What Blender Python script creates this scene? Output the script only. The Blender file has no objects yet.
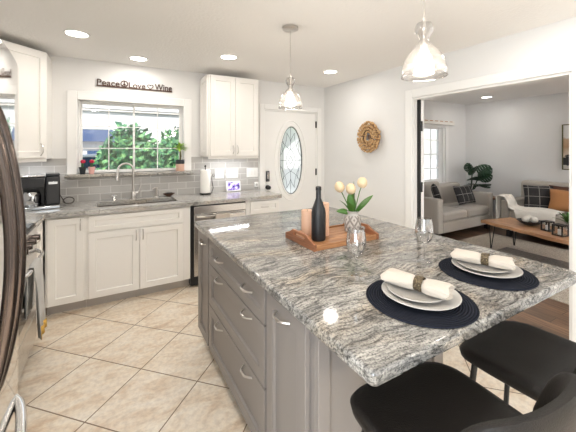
import bpy, bmesh, math, random
from mathutils import Vector, Matrix
from math import pi, sin, cos, radians as R
random.seed(7)
S = bpy.context.scene
COL = S.collection

# ------------------------------------------------------------------ camera
cam = bpy.data.cameras.new('camera'); camo = bpy.data.objects.new('camera', cam); COL.objects.link(camo)
camo.location = (0, 0, 1.47); camo.rotation_euler = (R(90), 0, R(-29.713))
cam.sensor_width = 36; cam.lens = 36*312.2/576; cam.shift_y = -67.1/576; cam.clip_start = .02
S.camera = camo
# ------------------------------------------------------------------ world, sun, added fill lights, exposure
w = bpy.data.worlds.new('sky'); S.world = w; w.use_nodes = True
wn = w.node_tree.nodes; wl = w.node_tree.links
sky = wn.new('ShaderNodeTexSky'); sky.sky_type = 'NISHITA'; sky.sun_disc = False
sky.sun_elevation = R(48); sky.sun_rotation = R(200); sky.air_density = 1.0; sky.dust_density = 1.5
haze = wn.new('ShaderNodeMix'); haze.data_type = 'RGBA'; haze.inputs[0].default_value = .7; haze.inputs[7].default_value = (2.7, 2.68, 2.62, 1); wl.new(sky.outputs[0], haze.inputs[6]); wl.new(haze.outputs[2], wn['Background'].inputs[0]); wn['Background'].inputs[1].default_value = .34
sl = bpy.data.lights.new('sun', 'SUN'); sl.energy = 5.0; sl.angle = R(1.0); sl.color = (1, .95, .88)
so = bpy.data.objects.new('sun', sl); COL.objects.link(so); so.rotation_euler = (R(42), 0, R(-18))

def area(name, loc, rot, sx, sy, power, color=(1, 1, 1), shape='RECTANGLE'):
    l = bpy.data.lights.new(name, 'AREA'); l.shape = shape; l.size = sx; l.size_y = sy; l.energy = power; l.color = color
    o = bpy.data.objects.new(name, l); COL.objects.link(o); o.location = loc; o.rotation_euler = rot
    return o
# unseen fill lights added behind the camera, at openings made in wall_rear / wall_left
area('fill_rear_kitchen', (.75, -2.05, 1.68), (R(90), 0, R(180)), 2.3, .9, 30, (.92, .96, 1))
area('fill_rear_living', (5.0, -2.05, 1.35), (R(90), 0, R(180)), 2.2, 1.6, 620, (.92, .96, 1))
area('fill_left_side', (-1.08, -.75, 1.4), (R(90), 0, R(-90)), 1.3, 1.3, 50, (.85, .93, 1))
S.view_settings.view_transform = 'Standard'; S.view_settings.look = 'None'
S.view_settings.exposure = 0.70; S.view_settings.gamma = 1; S.view_settings.use_curve_mapping = False
S.cycles.use_denoising = True; S.cycles.max_bounces = 10; S.cycles.diffuse_bounces = 6; S.cycles.transparent_max_bounces = 24
S.cycles.sample_clamp_indirect = 6; S.cycles.caustics_reflective = False; S.cycles.caustics_refractive = False

# ------------------------------------------------------------------ materials
def NM(name):
    m = bpy.data.materials.new(name); m.use_nodes = True
    nt = m.node_tree; return m, nt, nt.nodes['Principled BSDF'], nt.nodes, nt.links
def plain(name, col, rough=.5, metal=0, spec=.5, bump=0, bscale=60, emit=None, es=0, coat=0, sheen=0):
    m, nt, b, n, l = NM(name)
    b.inputs['Base Color'].default_value = (*col, 1); b.inputs['Roughness'].default_value = rough; b.inputs['Metallic'].default_value = metal
    b.inputs['Specular IOR Level'].default_value = spec; b.inputs['Coat Weight'].default_value = coat; b.inputs['Sheen Weight'].default_value = sheen
    if emit: b.inputs['Emission Color'].default_value = (*emit, 1); b.inputs['Emission Strength'].default_value = es
    if bump:
        t = n.new('ShaderNodeTexCoord'); ns = n.new('ShaderNodeTexNoise'); ns.inputs['Scale'].default_value = bscale; ns.inputs['Detail'].default_value = 4
        bp = n.new('ShaderNodeBump'); bp.inputs['Strength'].default_value = bump; bp.inputs['Distance'].default_value = .01
        l.new(t.outputs['Object'], ns.inputs['Vector']); l.new(ns.outputs['Fac'], bp.inputs['Height']); l.new(bp.outputs[0], b.inputs['Normal'])
    return m
def ramp(n, stops):
    r = n.new('ShaderNodeValToRGB'); e = r.color_ramp.elements
    while len(e) > 1: e.remove(e[0])
    e[0].position = stops[0][0]; e[0].color = (*stops[0][1], 1)
    for p, c in stops[1:]:
        x = e.new(p); x.color = (*c, 1)
    return r
def mixrgb(n, l, fac, a, b, mode='MIX'):
    x = n.new('ShaderNodeMix'); x.data_type = 'RGBA'; x.blend_type = mode
    for s, v in ((x.inputs[0], fac), (x.inputs[6], a), (x.inputs[7], b)):
        if hasattr(v, 'links'): l.new(v, s)
        elif isinstance(v, (int, float)): s.default_value = v
        else: s.default_value = (*v, 1)
    return x.outputs[2]
def noise(n, l, vec, scale, detail=4, rough=.5, dist=0):
    x = n.new('ShaderNodeTexNoise'); x.inputs['Scale'].default_value = scale; x.inputs['Detail'].default_value = detail
    x.inputs['Roughness'].default_value = rough; x.inputs['Distortion'].default_value = dist
    l.new(vec, x.inputs['Vector']); return x
def mapping(n, l, vec, scale=(1, 1, 1), rot=(0, 0, 0), loc=(0, 0, 0)):
    x = n.new('ShaderNodeMapping'); x.inputs['Scale'].default_value = scale; x.inputs['Rotation'].default_value = rot; x.inputs['Location'].default_value = loc
    l.new(vec, x.inputs['Vector']); return x.outputs[0]
def bump(n, l, b, h, strength, dist=.01):
    bp = n.new('ShaderNodeBump'); bp.inputs['Strength'].default_value = strength; bp.inputs['Distance'].default_value = dist
    l.new(h, bp.inputs['Height']); l.new(bp.outputs[0], b.inputs['Normal'])
def coords(n, which='Object'): return n.new('ShaderNodeTexCoord').outputs[which]

M = {}
M['wall'] = plain('wall_paint', (.77, .765, .755), .6, bump=.08, bscale=140, spec=.3)
M['ceiling'] = plain('ceiling_paint', (.87, .855, .835), .8, bump=.35, bscale=45, spec=.2)
M['trim'] = plain('trim_paint', (.84, .835, .82), .35)
M['cab'] = plain('cabinet_white', (.86, .84, .805), .38)
M['island'] = plain('island_taupe', (.235, .21, .193), .4)
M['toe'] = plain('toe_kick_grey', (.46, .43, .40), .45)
M['black'] = plain('black_plastic', (.012, .012, .014), .3)
M['blackmetal'] = plain('black_metal', (.012, .012, .012), .4, metal=.3)
M['dark'] = plain('dark_gap', (.02, .02, .02), .8)
M['chrome'] = plain('chrome', (.82, .81, .80), .12, metal=1)
M['nickel'] = plain('brushed_nickel', (.60, .57, .54), .28, metal=1)
M['steel'] = plain('stainless_steel', (.62, .60, .58), .25, metal=1)
M['fridge'] = plain('polished_stainless', (.74, .73, .72), .06, metal=1)
M['fhandle'] = plain('brown_tinted_steel', (.11, .088, .078), .2, metal=1)  # brown base colour; on the fridge handles it stands in for dark reflections
M['sinkm'] = plain('sink_steel', (.30, .27, .24), .35, metal=.85)
M['white'] = plain('white_plastic', (.85, .85, .84), .35)
M['paper'] = plain('paper_towel', (.9, .89, .86), .9, bump=.3, bscale=120)
M['lens'] = plain('lamp_lens', (1, 1, 1), .5, emit=(1, .95, .86), es=9)
M['bulb'] = plain('bulb_glow', (1, 1, 1), .5, emit=(1, .92, .80), es=14)
M['strip'] = plain('led_strip', (1, 1, 1), .5, emit=(1, .98, .95), es=2.5)
M['ceramic'] = plain('stoneware_light', (.45, .43, .40), .3)
M['ceramic2'] = plain('stoneware_grey', (.40, .38, .35), .3)
M['napkin'] = plain('napkin_linen', (.53, .47, .40), .9, bump=.4, bscale=260, sheen=.2)
M['leather'] = plain('black_leather', (.010, .008, .0065), .5, spec=.3, bump=.25, bscale=300)
M['candle'] = plain('peach_wax', (.66, .41, .28), .5)
M['bottle'] = plain('matte_black_glass', (.010, .010, .011), .45)
M['tulip'] = plain('cream_petal', (.68, .53, .34), .6)
M['leaf'] = plain('leaf_green', (.055, .15, .022), .4, bump=.2, bscale=40)
M['leafdark'] = plain('leaf_dark_green', (.012, .045, .018), .35)
M['leaflite'] = plain('leaf_yellow_green', (.30, .48, .05), .5)
M['stem'] = plain('stem_brown', (.10, .09, .03), .7)
M['pink'] = plain('pink_pot', (.80, .45, .42), .4)
M['redflower'] = plain('red_cactus', (.55, .01, .06), .5)
M['cactus'] = plain('cactus_green', (.03, .09, .03), .6)
M['terra'] = plain('blush_pot', (.70, .46, .36), .6)
M['potblack'] = plain('pot_black', (.02, .025, .03), .5)
M['signm'] = plain('rust_metal', (.075, .035, .022), .55)
M['cord'] = plain('cord_brown', (.03, .02, .015), .6)
M['sofa'] = plain('sofa_grey_linen', (.46, .42, .37), .9, bump=.5, bscale=220, sheen=.2)
M['throw'] = plain('cream_throw', (.80, .76, .69), .95, bump=.8, bscale=60, sheen=.3)
M['tan'] = plain('tan_leather', (.42, .19, .065), .5, bump=.2, bscale=120)
M['rust'] = plain('rust_fabric', (.09, .035, .02), .8)
M['darkglass'] = plain('smoked_glass', (.02, .025, .03), .05)
M['silver'] = plain('silver_steel', (.55, .56, .57), .12, metal=1)
M['bowl'] = plain('dark_bowl', (.03, .028, .026), .4)
M['grass'] = plain('lawn_green', (.12, .22, .05), .9, bump=.6, bscale=30)
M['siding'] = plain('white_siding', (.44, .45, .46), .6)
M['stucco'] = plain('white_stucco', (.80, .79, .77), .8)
M['blueroof'] = plain('blue_shingle', (.028, .05, .115), .7, bump=.5, bscale=15)
M['concrete'] = plain('driveway_concrete', (.55, .54, .53), .8, bump=.3, bscale=20)
M['carpaint'] = plain('car_paint_pale', (.62, .68, .76), .2, coat=.5)
M['carglass'] = plain('car_window', (.03, .06, .13), .08)
M['rubber'] = plain('tyre_rubber', (.02, .02, .02), .8)
M['fence'] = plain('pale_fence', (.62, .64, .66), .7)
M['valance'] = plain('valance_white', (.78, .75, .70), .6)
M['gold'] = plain('mustard_hem', (.55, .33, .06), .6)
M['towel'] = plain('grey_towel', (.52, .51, .49), .9, bump=.5, bscale=160)
M['lcd'] = None

def glassm(name, tint=(1, 1, 1), base=.04, edge=.55, rough=.02):
    m, nt, b, n, l = NM(name); n.remove(b)
    out = n['Material Output']; tr = n.new('ShaderNodeBsdfTransparent'); tr.inputs[0].default_value = (*tint, 1)
    gl = n.new('ShaderNodeBsdfGlossy'); gl.inputs['Roughness'].default_value = rough
    lw = n.new('ShaderNodeLayerWeight'); lw.inputs[0].default_value = .35
    mr = n.new('ShaderNodeMapRange'); mr.inputs['To Min'].default_value = base; mr.inputs['To Max'].default_value = edge
    l.new(lw.outputs['Facing'], mr.inputs['Value'])
    mx = n.new('ShaderNodeMixShader'); l.new(mr.outputs[0], mx.inputs[0]); l.new(tr.outputs[0], mx.inputs[1]); l.new(gl.outputs[0], mx.inputs[2])
    l.new(mx.outputs[0], out.inputs[0]); return m
M['pane'] = glassm('window_glass', (.97, .98, .98), .03, .3)
M['glass'] = glassm('clear_drinking_glass', (.97, .97, .97), .08, .95)
def seeded():
    m, nt, b, n, l = NM('seeded_glass'); n.remove(b)
    out = n['Material Output']; tr = n.new('ShaderNodeBsdfTransparent'); tr.inputs[0].default_value = (.95, .94, .93, 1)
    gl = n.new('ShaderNodeBsdfGlossy'); gl.inputs['Roughness'].default_value = .08
    tl = n.new('ShaderNodeBsdfTranslucent'); tl.inputs[0].default_value = (.95, .93, .9, 1)
    c = coords(n); vo = n.new('ShaderNodeTexVoronoi'); vo.inputs['Scale'].default_value = 70; l.new(c, vo.inputs['Vector'])
    rp = ramp(n, [(.0, (.30, .30, .30)), (.30, (.05, .05, .05)), (.6, (.025, .025, .025))]); l.new(vo.outputs['Distance'], rp.inputs[0])
    lw = n.new('ShaderNodeLayerWeight'); lw.inputs[0].default_value = .4
    mx = n.new('ShaderNodeMixShader'); l.new(rp.outputs[0], mx.inputs[0]); l.new(tr.outputs[0], mx.inputs[1]); l.new(tl.outputs[0], mx.inputs[2])
    m2 = n.new('ShaderNodeMixShader'); mr = n.new('ShaderNodeMapRange'); mr.inputs['To Min'].default_value = .06; mr.inputs['To Max'].default_value = .8
    l.new(lw.outputs['Facing'], mr.inputs['Value']); l.new(mr.outputs[0], m2.inputs[0]); l.new(mx.outputs[0], m2.inputs[1]); l.new(gl.outputs[0], m2.inputs[2])
    l.new(m2.outputs[0], out.inputs[0]); return m
M['seeded'] = seeded()
def frosted():
    m, nt, b, n, l = NM('leaded_glass'); n.remove(b)
    out = n['Material Output']; tr = n.new('ShaderNodeBsdfTransparent'); tr.inputs[0].default_value = (.96, .98, .98, 1)
    tl = n.new('ShaderNodeBsdfTranslucent'); tl.inputs[0].default_value = (.98, .96, .92, 1)
    mx = n.new('ShaderNodeMixShader'); mx.inputs[0].default_value = .5
    l.new(tr.outputs[0], mx.inputs[1]); l.new(tl.outputs[0], mx.inputs[2]); l.new(mx.outputs[0], out.inputs[0]); return m
M['frosted'] = frosted()

def granite(name='granite_flowing_grey', gain=1.0, vein=.9):
    m, nt, b, n, l = NM(name)
    c = coords(n)
    d1 = noise(n, l, c, 1.3, 3, .5)
    ad = n.new('ShaderNodeMixRGB'); ad.blend_type = 'LINEAR_LIGHT'; ad.inputs[0].default_value = .20; l.new(c, ad.inputs[1]); l.new(d1.outputs['Color'], ad.inputs[2])
    rot = (0, 0, R(32))
    f1 = noise(n, l, mapping(n, l, ad.outputs[0], (1.2, 5.5, 5.5), rot), 2.4, 6, .6)
    f2 = noise(n, l, mapping(n, l, ad.outputs[0], (3.6, 40, 40), rot), 2.4, 6, .62)
    f3 = noise(n, l, mapping(n, l, ad.outputs[0], (14, 90, 90), rot), 2.0, 4, .7)
    r1 = ramp(n, [(.30, (.15, .147, .144)), (.44, (.25, .243, .232)), (.56, (.345, .334, .315)), (.72, (.43, .415, .39))]); l.new(f1.outputs['Fac'], r1.inputs[0])
    r2 = ramp(n, [(.36, (.25, .25, .25)), (.44, (.62, .61, .60)), (.50, (1.0, .99, .98)), (.64, (1.22, 1.21, 1.18))]); l.new(f2.outputs['Fac'], r2.inputs[0])
    col = mixrgb(n, l, vein, r1.outputs[0], r2.outputs[0], 'MULTIPLY')
    if gain != 1: col = mixrgb(n, l, gain, col, (.60, .59, .57))
    r3 = ramp(n, [(.34, (.30, .30, .31)), (.45, (.85, .85, .84)), (.6, (1.15, 1.14, 1.11))]); l.new(f3.outputs['Fac'], r3.inputs[0])
    col = mixrgb(n, l, .8, col, r3.outputs[0], 'MULTIPLY')
    sp = noise(n, l, c, 150, 4, .7)
    r4 = ramp(n, [(.38, (.12, .13, .15)), (.46, (.80, .80, .80)), (.52, (1.0, 1.0, 1.0)), (.62, (1.22, 1.21, 1.18))]); l.new(sp.outputs['Fac'], r4.inputs[0])
    col = mixrgb(n, l, .7, col, r4.outputs[0], 'MULTIPLY')
    br = noise(n, l, mapping(n, l, ad.outputs[0], (1.2, 4, 4), rot, (3, 1, 0)), 1.6, 5, .6); r5 = ramp(n, [(.48, (1, 1, 1)), (.66, (1.02, .92, .80))]); l.new(br.outputs['Fac'], r5.inputs[0])
    col = mixrgb(n, l, 1, col, r5.outputs[0], 'MULTIPLY')
    # a few thin dark cracks
    wv = noise(n, l, mapping(n, l, ad.outputs[0], (1.0, 1.4, 1), (0, 0, R(75)), (.3, .12, 0)), 1.7, 5)
    r6 = ramp(n, [(.491, (1, 1, 1)), (.499, (.2, .2, .21)), (.502, (.2, .2, .21)), (.510, (1, 1, 1))]); l.new(wv.outputs['Fac'], r6.inputs[0])
    col = mixrgb(n, l, .55, col, r6.outputs[0], 'MULTIPLY')
    l.new(col, b.inputs['Base Color']); b.inputs['Roughness'].default_value = .07; b.inputs['Specular IOR Level'].default_value = .6
    return m
M['granite'] = granite(); M['granite2'] = granite('granite_speckled_light', .55, .6)

def tile_floor():
    m, nt, b, n, l = NM('travertine_look_tile')
    c = coords(n)
    v = mapping(n, l, c, (1, 1, 1), (0, 0, R(45)), (TX, TY, 0))
    br = n.new('ShaderNodeTexBrick'); br.offset = 0; br.squash = 1
    br.inputs['Scale'].default_value = 1; br.inputs['Brick Width'].default_value = .4228; br.inputs['Row Height'].default_value = .4228
    br.inputs['Mortar Size'].default_value = .0035; br.inputs['Mortar Smooth'].default_value = .1; br.inputs['Bias'].default_value = 0
    br.inputs['Color1'].default_value = (.62, .60, .58, 1); br.inputs['Color2'].default_value = (.70, .70, .70, 1); br.inputs['Mortar'].default_value = (1, 1, 1, 1)
    l.new(v, br.inputs['Vector'])
    n1 = noise(n, l, mapping(n, l, c, (1, 2.2, 1), (0, 0, R(20))), 4.2, 9, .66, .6)
    r1 = ramp(n, [(.27, (.60, .43, .29)), (.39, (.74, .61, .47)), (.50, (.83, .735, .61)), (.64, (.87, .80, .70)), (.8, (.89, .84, .76))]); l.new(n1.outputs['Fac'], r1.inputs[0])
    n2 = noise(n, l, c, 35, 5, .6); r2 = ramp(n, [(.35, (.86, .84, .82)), (.6, (1.03, 1.02, 1.0))]); l.new(n2.outputs['Fac'], r2.inputs[0])
    col = mixrgb(n, l, 1, r1.outputs[0], r2.outputs[0], 'MULTIPLY')
    col = mixrgb(n, l, br.outputs['Fac'], col, (.23, .15, .09))
    l.new(col, b.inputs['Base Color']); b.inputs['Roughness'].default_value = .28
    inv = n.new('ShaderNodeMath'); inv.operation = 'SUBTRACT'; inv.inputs[0].default_value = 1; l.new(br.outputs['Fac'], inv.inputs[1])
    bump(n, l, b, inv.outputs[0], .5, .004)
    return m
# grout lines x+y = 2.48 + .598k and y-x = 2.715 + .598k
_s = .4228
TX, TY = 0, 0
def _solve():
    # mapping rotates by +45 deg: u=(x-y)/sqrt2, v=(x+y)/sqrt2, then adds (TX,TY)
    u0 = -2.715/math.sqrt(2); v0 = 2.48/math.sqrt(2)
    return (-u0) % _s, (-v0) % _s
TX, TY = _solve()
M['tile'] = tile_floor()

def wood(name, dark, light, scale=(1, 14, 14), rough=.4, rot=0, planks=None):
    m, nt, b, n, l = NM(name)
    c = coords(n); v = mapping(n, l, c, scale, (0, 0, rot))
    f = noise(n, l, v, 2.2, 7, .62, .8)
    r = ramp(n, [(.3, dark), (.7, light)]); l.new(f.outputs['Fac'], r.inputs[0]); col = r.outputs[0]
    if planks:
        v2 = mapping(n, l, c, (1, 1, 1), (0, 0, R(90)))
        br = n.new('ShaderNodeTexBrick'); br.inputs['Scale'].default_value = 1; br.inputs['Brick Width'].default_value = planks[0]; br.inputs['Row Height'].default_value = planks[1]
        br.inputs['Mortar Size'].default_value = .002; br.inputs['Color1'].default_value = (.62, .62, .62, 1); br.inputs['Color2'].default_value = (1.15, 1.1, 1.05, 1); br.inputs['Mortar'].default_value = (.12, .1, .09, 1)
        l.new(v2, br.inputs['Vector']); col = mixrgb(n, l, 1, col, br.outputs['Color'], 'MULTIPLY')
    l.new(col, b.inputs['Base Color']); b.inputs['Roughness'].default_value = rough
    return m
M['woodfloor'] = wood('oak_floor_dark', (.085, .045, .026), (.30, .19, .12), (16, 1.2, 1), .3, 0, (1.2, .12))
M['acacia'] = wood('acacia_tray', (.19, .075, .028), (.50, .25, .11), (2, 24, 24), .4)
M['acaciaend'] = wood('acacia_tray_end', (.14, .05, .022), (.34, .14, .065), (24, 2, 24), .4)
M['tablewood'] = wood('coffee_table_wood', (.32, .155, .07), (.60, .34, .18), (18, 1.6, 10), .4)
M['sidewood'] = wood('side_table_wood', (.17, .08, .04), (.32, .17, .09), (2, 16, 10), .4)
M['cork'] = wood('wine_cork', (.34, .18, .07), (.72, .50, .27), (30, 30, 30), .8)

def subway():
    m, nt, b, n, l = NM('grey_subway_tile')
    c = coords(n); sx = n.new('ShaderNodeSeparateXYZ'); l.new(c, sx.inputs[0])
    ad = n.new('ShaderNodeMath'); ad.operation = 'ADD'; l.new(sx.outputs[0], ad.inputs[0]); l.new(sx.outputs[1], ad.inputs[1])
    cb = n.new('ShaderNodeCombineXYZ'); l.new(ad.outputs[0], cb.inputs[0]); l.new(sx.outputs[2], cb.inputs[1])
    v = mapping(n, l, cb.outputs[0], (1, 1, 1), (0, 0, 0), (.06, -.915 + .0015, 0))
    br = n.new('ShaderNodeTexBrick'); br.inputs['Scale'].default_value = 1; br.inputs['Brick Width'].default_value = .20; br.inputs['Row Height'].default_value = .0765
    br.inputs['Mortar Size'].default_value = .0028; br.inputs['Mortar Smooth'].default_value = .2
    br.inputs['Color1'].default_value = (.42, .405, .385, 1); br.inputs['Color2'].default_value = (.50, .485, .465, 1); br.inputs['Mortar'].default_value = (.70, .69, .67, 1)
    l.new(v, br.inputs['Vector']); l.new(br.outputs['Color'], b.inputs['Base Color'])
    b.inputs['Roughness'].default_value = .14; b.inputs['Coat Weight'].default_value = .3
    inv = n.new('ShaderNodeMath'); inv.operation = 'SUBTRACT'; inv.inputs[0].default_value = 1; l.new(br.outputs['Fac'], inv.inputs[1])
    bump(n, l, b, inv.outputs[0], .6, .004); return m
M['subway'] = subway()
def braided():
    m, nt, b, n, l = NM('navy_braided_mat')
    c = coords(n); wv = n.new('ShaderNodeTexWave'); wv.wave_type = 'RINGS'; wv.rings_direction = 'Z'; wv.inputs['Scale'].default_value = 34; wv.inputs['Distortion'].default_value = .4; wv.inputs['Detail Scale'].default_value = 30
    l.new(c, wv.inputs['Vector']); r = ramp(n, [(.2, (.004, .005, .009)), (.8, (.014, .017, .028))]); l.new(wv.outputs['Fac'], r.inputs[0])
    l.new(r.outputs[0], b.inputs['Base Color']); b.inputs['Roughness'].default_value = .9; b.inputs['Specular IOR Level'].default_value = .15; bump(n, l, b, wv.outputs['Fac'], .8, .004); return m
M['mat'] = braided()
def plaid():
    m, nt, b, n, l = NM('black_plaid')
    c = coords(n); sx = n.new('ShaderNodeSeparateXYZ'); l.new(c, sx.inputs[0])
    def stripes(sock):
        mu = n.new('ShaderNodeMath'); mu.operation = 'MULTIPLY'; mu.inputs[1].default_value = 7.0; l.new(sock, mu.inputs[0])
        fr = n.new('ShaderNodeMath'); fr.operation = 'FRACT'; l.new(mu.outputs[0], fr.inputs[0])
        lt = n.new('ShaderNodeMath'); lt.operation = 'LESS_THAN'; lt.inputs[1].default_value = .055; l.new(fr.outputs[0], lt.inputs[0]); return lt.outputs[0]
    mx = n.new('ShaderNodeMath'); mx.operation = 'MAXIMUM'; l.new(stripes(sx.outputs[0]), mx.inputs[0]); l.new(stripes(sx.outputs[2]), mx.inputs[1])
    l.new(mixrgb(n, l, mx.outputs[0], (.016, .015, .016), (.30, .28, .26)), b.inputs['Base Color']); b.inputs['Roughness'].default_value = .9; return m
M['plaid'] = plaid()
def rugm():
    m, nt, b, n, l = NM('beige_grey_rug')
    c = coords(n); f = noise(n, l, mapping(n, l, c, (30, 90, 30)), 1.5, 5, .7)
    r = ramp(n, [(.35, (.33, .28, .22)), (.62, (.66, .60, .51))]); l.new(f.outputs['Fac'], r.inputs[0])
    l.new(r.outputs[0], b.inputs['Base Color']); b.inputs['Roughness'].default_value = 1; bump(n, l, b, f.outputs['Fac'], .8, .01); return m
M['rug'] = rugm()
def rugm2():
    m, nt, b, n, l = NM('grey_rug_field')
    c = coords(n); f = noise(n, l, mapping(n, l, c, (90, 25, 30)), 1.5, 5, .7)
    r = ramp(n, [(.35, (.12, .11, .10)), (.65, (.32, .29, .26))]); l.new(f.outputs['Fac'], r.inputs[0])
    l.new(r.outputs[0], b.inputs['Base Color']); b.inputs['Roughness'].default_value = 1; return m
M['rug2'] = rugm2()
def vasem():
    m, nt, b, n, l = NM('grey_diamond_vase')
    c = coords(n); sx = n.new('ShaderNodeSeparateXYZ'); l.new(c, sx.inputs[0])
    at = n.new('ShaderNodeMath'); at.operation = 'ARCTAN2'; l.new(sx.outputs[1], at.inputs[0]); l.new(sx.outputs[0], at.inputs[1])
    ua = n.new('ShaderNodeMath'); ua.operation = 'MULTIPLY'; ua.inputs[1].default_value = 6/(2*pi); l.new(at.outputs[0], ua.inputs[0])
    vz = n.new('ShaderNodeMath'); vz.operation = 'MULTIPLY'; vz.inputs[1].default_value = 12; l.new(sx.outputs[2], vz.inputs[0])
    def pp(s):
        p = n.new('ShaderNodeMath'); p.operation = 'PINGPONG'; p.inputs[1].default_value = .5; l.new(s, p.inputs[0]); return p.outputs[0]
    a = n.new('ShaderNodeMath'); a.operation = 'ADD'; l.new(pp(ua.outputs[0]), a.inputs[0]); l.new(pp(vz.outputs[0]), a.inputs[1])
    mu = n.new('ShaderNodeMath'); mu.operation = 'MULTIPLY'; mu.inputs[1].default_value = 2; l.new(a.outputs[0], mu.inputs[0])
    p2 = pp(mu.outputs[0]); r = ramp(n, [(.18, (.20, .175, .155)), (.3, (.42, .385, .35))]); l.new(p2, r.inputs[0])
    l.new(r.outputs[0], b.inputs['Base Color']); b.inputs['Roughness'].default_value = .8; bump(n, l, b, p2, .5, .006); return m
M['vase'] = vasem()
def woven():
    m, nt, b, n, l = NM('woven_antique_gold')
    c = coords(n); vo = n.new('ShaderNodeTexVoronoi'); vo.inputs['Scale'].default_value = 190; l.new(c, vo.inputs['Vector'])
    r = ramp(n, [(.1, (.34, .27, .15)), (.55, (.07, .05, .03))]); l.new(vo.outputs['Distance'], r.inputs[0]); l.new(r.outputs[0], b.inputs['Base Color'])
    b.inputs['Metallic'].default_value = .5; b.inputs['Roughness'].default_value = .5; bump(n, l, b, vo.outputs['Distance'], 1, .003); return m
M['woven'] = woven()
def screenm():
    m, nt, b, n, l = NM('smart_display_screen')
    c = coords(n); f = noise(n, l, c, 22, 3, .5); r = ramp(n, [(.38, (.02, .02, .10)), (.5, (.25, .18, .55)), (.6, (.75, .7, .95))]); l.new(f.outputs['Fac'], r.inputs[0])
    l.new(r.outputs[0], b.inputs['Base Color']); l.new(r.outputs[0], b.inputs['Emission Color']); b.inputs['Emission Strength'].default_value = .5; b.inputs['Roughness'].default_value = .1; return m
M['lcd'] = screenm()
def artm():
    m, nt, b, n, l = NM('abstract_canvas')
    c = coords(n); sx = n.new('ShaderNodeSeparateXYZ'); l.new(c, sx.inputs[0])
    f = noise(n, l, c, 3.5, 4, .6); ad = n.new('ShaderNodeMath'); ad.operation = 'MULTIPLY_ADD'; ad.inputs[1].default_value = .30; ad.inputs[2].default_value = -.15; l.new(f.outputs['Fac'], ad.inputs[0])
    s = n.new('ShaderNodeMath'); s.operation = 'ADD'; l.new(sx.outputs[2], s.inputs[0]); l.new(ad.outputs[0], s.inputs[1])
    r = ramp(n, [(.0, (.62, .58, .55)), (.12, (.62, .58, .55)), (.13, (.02, .02, .02)), (.33, (.02, .02, .02)), (.35, (.60, .50, .40)), (.50, (.42, .26, .15)), (.66, (.50, .34, .22)), (.70, (.72, .70, .68)), (1, (.76, .75, .74))])
    r.color_ramp.interpolation = 'LINEAR'
    dv = n.new('ShaderNodeMath'); dv.operation = 'DIVIDE'; dv.inputs[1].default_value = .75; l.new(s.outputs[0], dv.inputs[0]); l.new(dv.outputs[0], r.inputs[0])
    l.new(r.outputs[0], b.inputs['Base Color']); b.inputs['Roughness'].default_value = .8; return m
M['art'] = artm()
def foliagem(name, a, bcol, c3):
    m, nt, b, n, l = NM(name)
    c = coords(n); f = noise(n, l, c, 9, 4, .7); r = ramp(n, [(.38, a), (.5, bcol), (.65, c3)]); l.new(f.outputs['Fac'], r.inputs[0])
    l.new(r.outputs[0], b.inputs['Base Color']); b.inputs['Roughness'].default_value = .5; return m
M['bush'] = foliagem('bush_leaves', (.008, .055, .03), (.03, .14, .055), (.18, .36, .13))

# ------------------------------------------------------------------ mesh helpers
def mesh(bm, name, smooth=True, ang=35):
    bmesh.ops.recalc_face_normals(bm, faces=bm.faces)
    me = bpy.data.meshes.new(name); bm.to_mesh(me); bm.free()
    if smooth:
        for p in me.polygons: p.use_smooth = True
        me.set_sharp_from_angle(angle=R(ang))
    return me
def obj(name, bm, mat, parent=None, loc=(0, 0, 0), rot=(0, 0, 0), bevel=0, seg=2, smooth=True, sub=0, solid=0, ang=35, label=None):
    me = mesh(bm, name, smooth, ang); me.materials.append(M[mat] if isinstance(mat, str) else mat)
    o = bpy.data.objects.new(name, me); COL.objects.link(o); o.location = loc; o.rotation_euler = rot
    if parent: o.parent = parent
    if solid: s = o.modifiers.new('solidify', 'SOLIDIFY'); s.thickness = solid; s.offset = 0
    if bevel: b = o.modifiers.new('bevel', 'BEVEL'); b.width = bevel; b.segments = seg; b.limit_method = 'ANGLE'; b.angle_limit = R(40); b.harden_normals = False
    if sub: s = o.modifiers.new('subsurf', 'SUBSURF'); s.levels = sub; s.render_levels = sub
    if label: o['label'] = label
    return o
def tag(o, label, cat, group=None):
    o['label'] = label; o['category'] = cat
    if group: o['group'] = group
    return o
def struct(o): o['kind'] = 'structure'; return o
def thing(name, label, cat, loc=(0, 0, 0), rotz=0, group=None):
    o = bpy.data.objects.new(name, None); COL.objects.link(o); o.empty_display_size = .1
    o.location = loc; o.rotation_euler = (0, 0, rotz); return tag(o, label, cat, group)
def copy_thing(o, label, loc=None, rotz=None):
    r = o.copy(); COL.objects.link(r); r['label'] = label
    if loc is not None: r.location = loc
    if rotz is not None: r.rotation_euler = (0, 0, rotz)
    for ch in [x for x in bpy.data.objects if x.parent == o]:
        c = ch.copy(); COL.objects.link(c); c.parent = r
        for g in [x for x in bpy.data.objects if x.parent == ch]:
            d = g.copy(); COL.objects.link(d); d.parent = c
    return r
def NB(): return bmesh.new()
def box(bm, x0, x1, y0, y1, z0, z1, mat=None):
    r = bmesh.ops.create_cube(bm, size=1)
    m = Matrix.Translation(((x0+x1)/2, (y0+y1)/2, (z0+z1)/2)) @ Matrix.Diagonal((abs(x1-x0), abs(y1-y0), abs(z1-z0), 1))
    if mat is not None: m = mat @ m
    bmesh.ops.transform(bm, matrix=m, verts=r['verts']); return bm
def B(*a): return box(NB(), *a)
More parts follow.
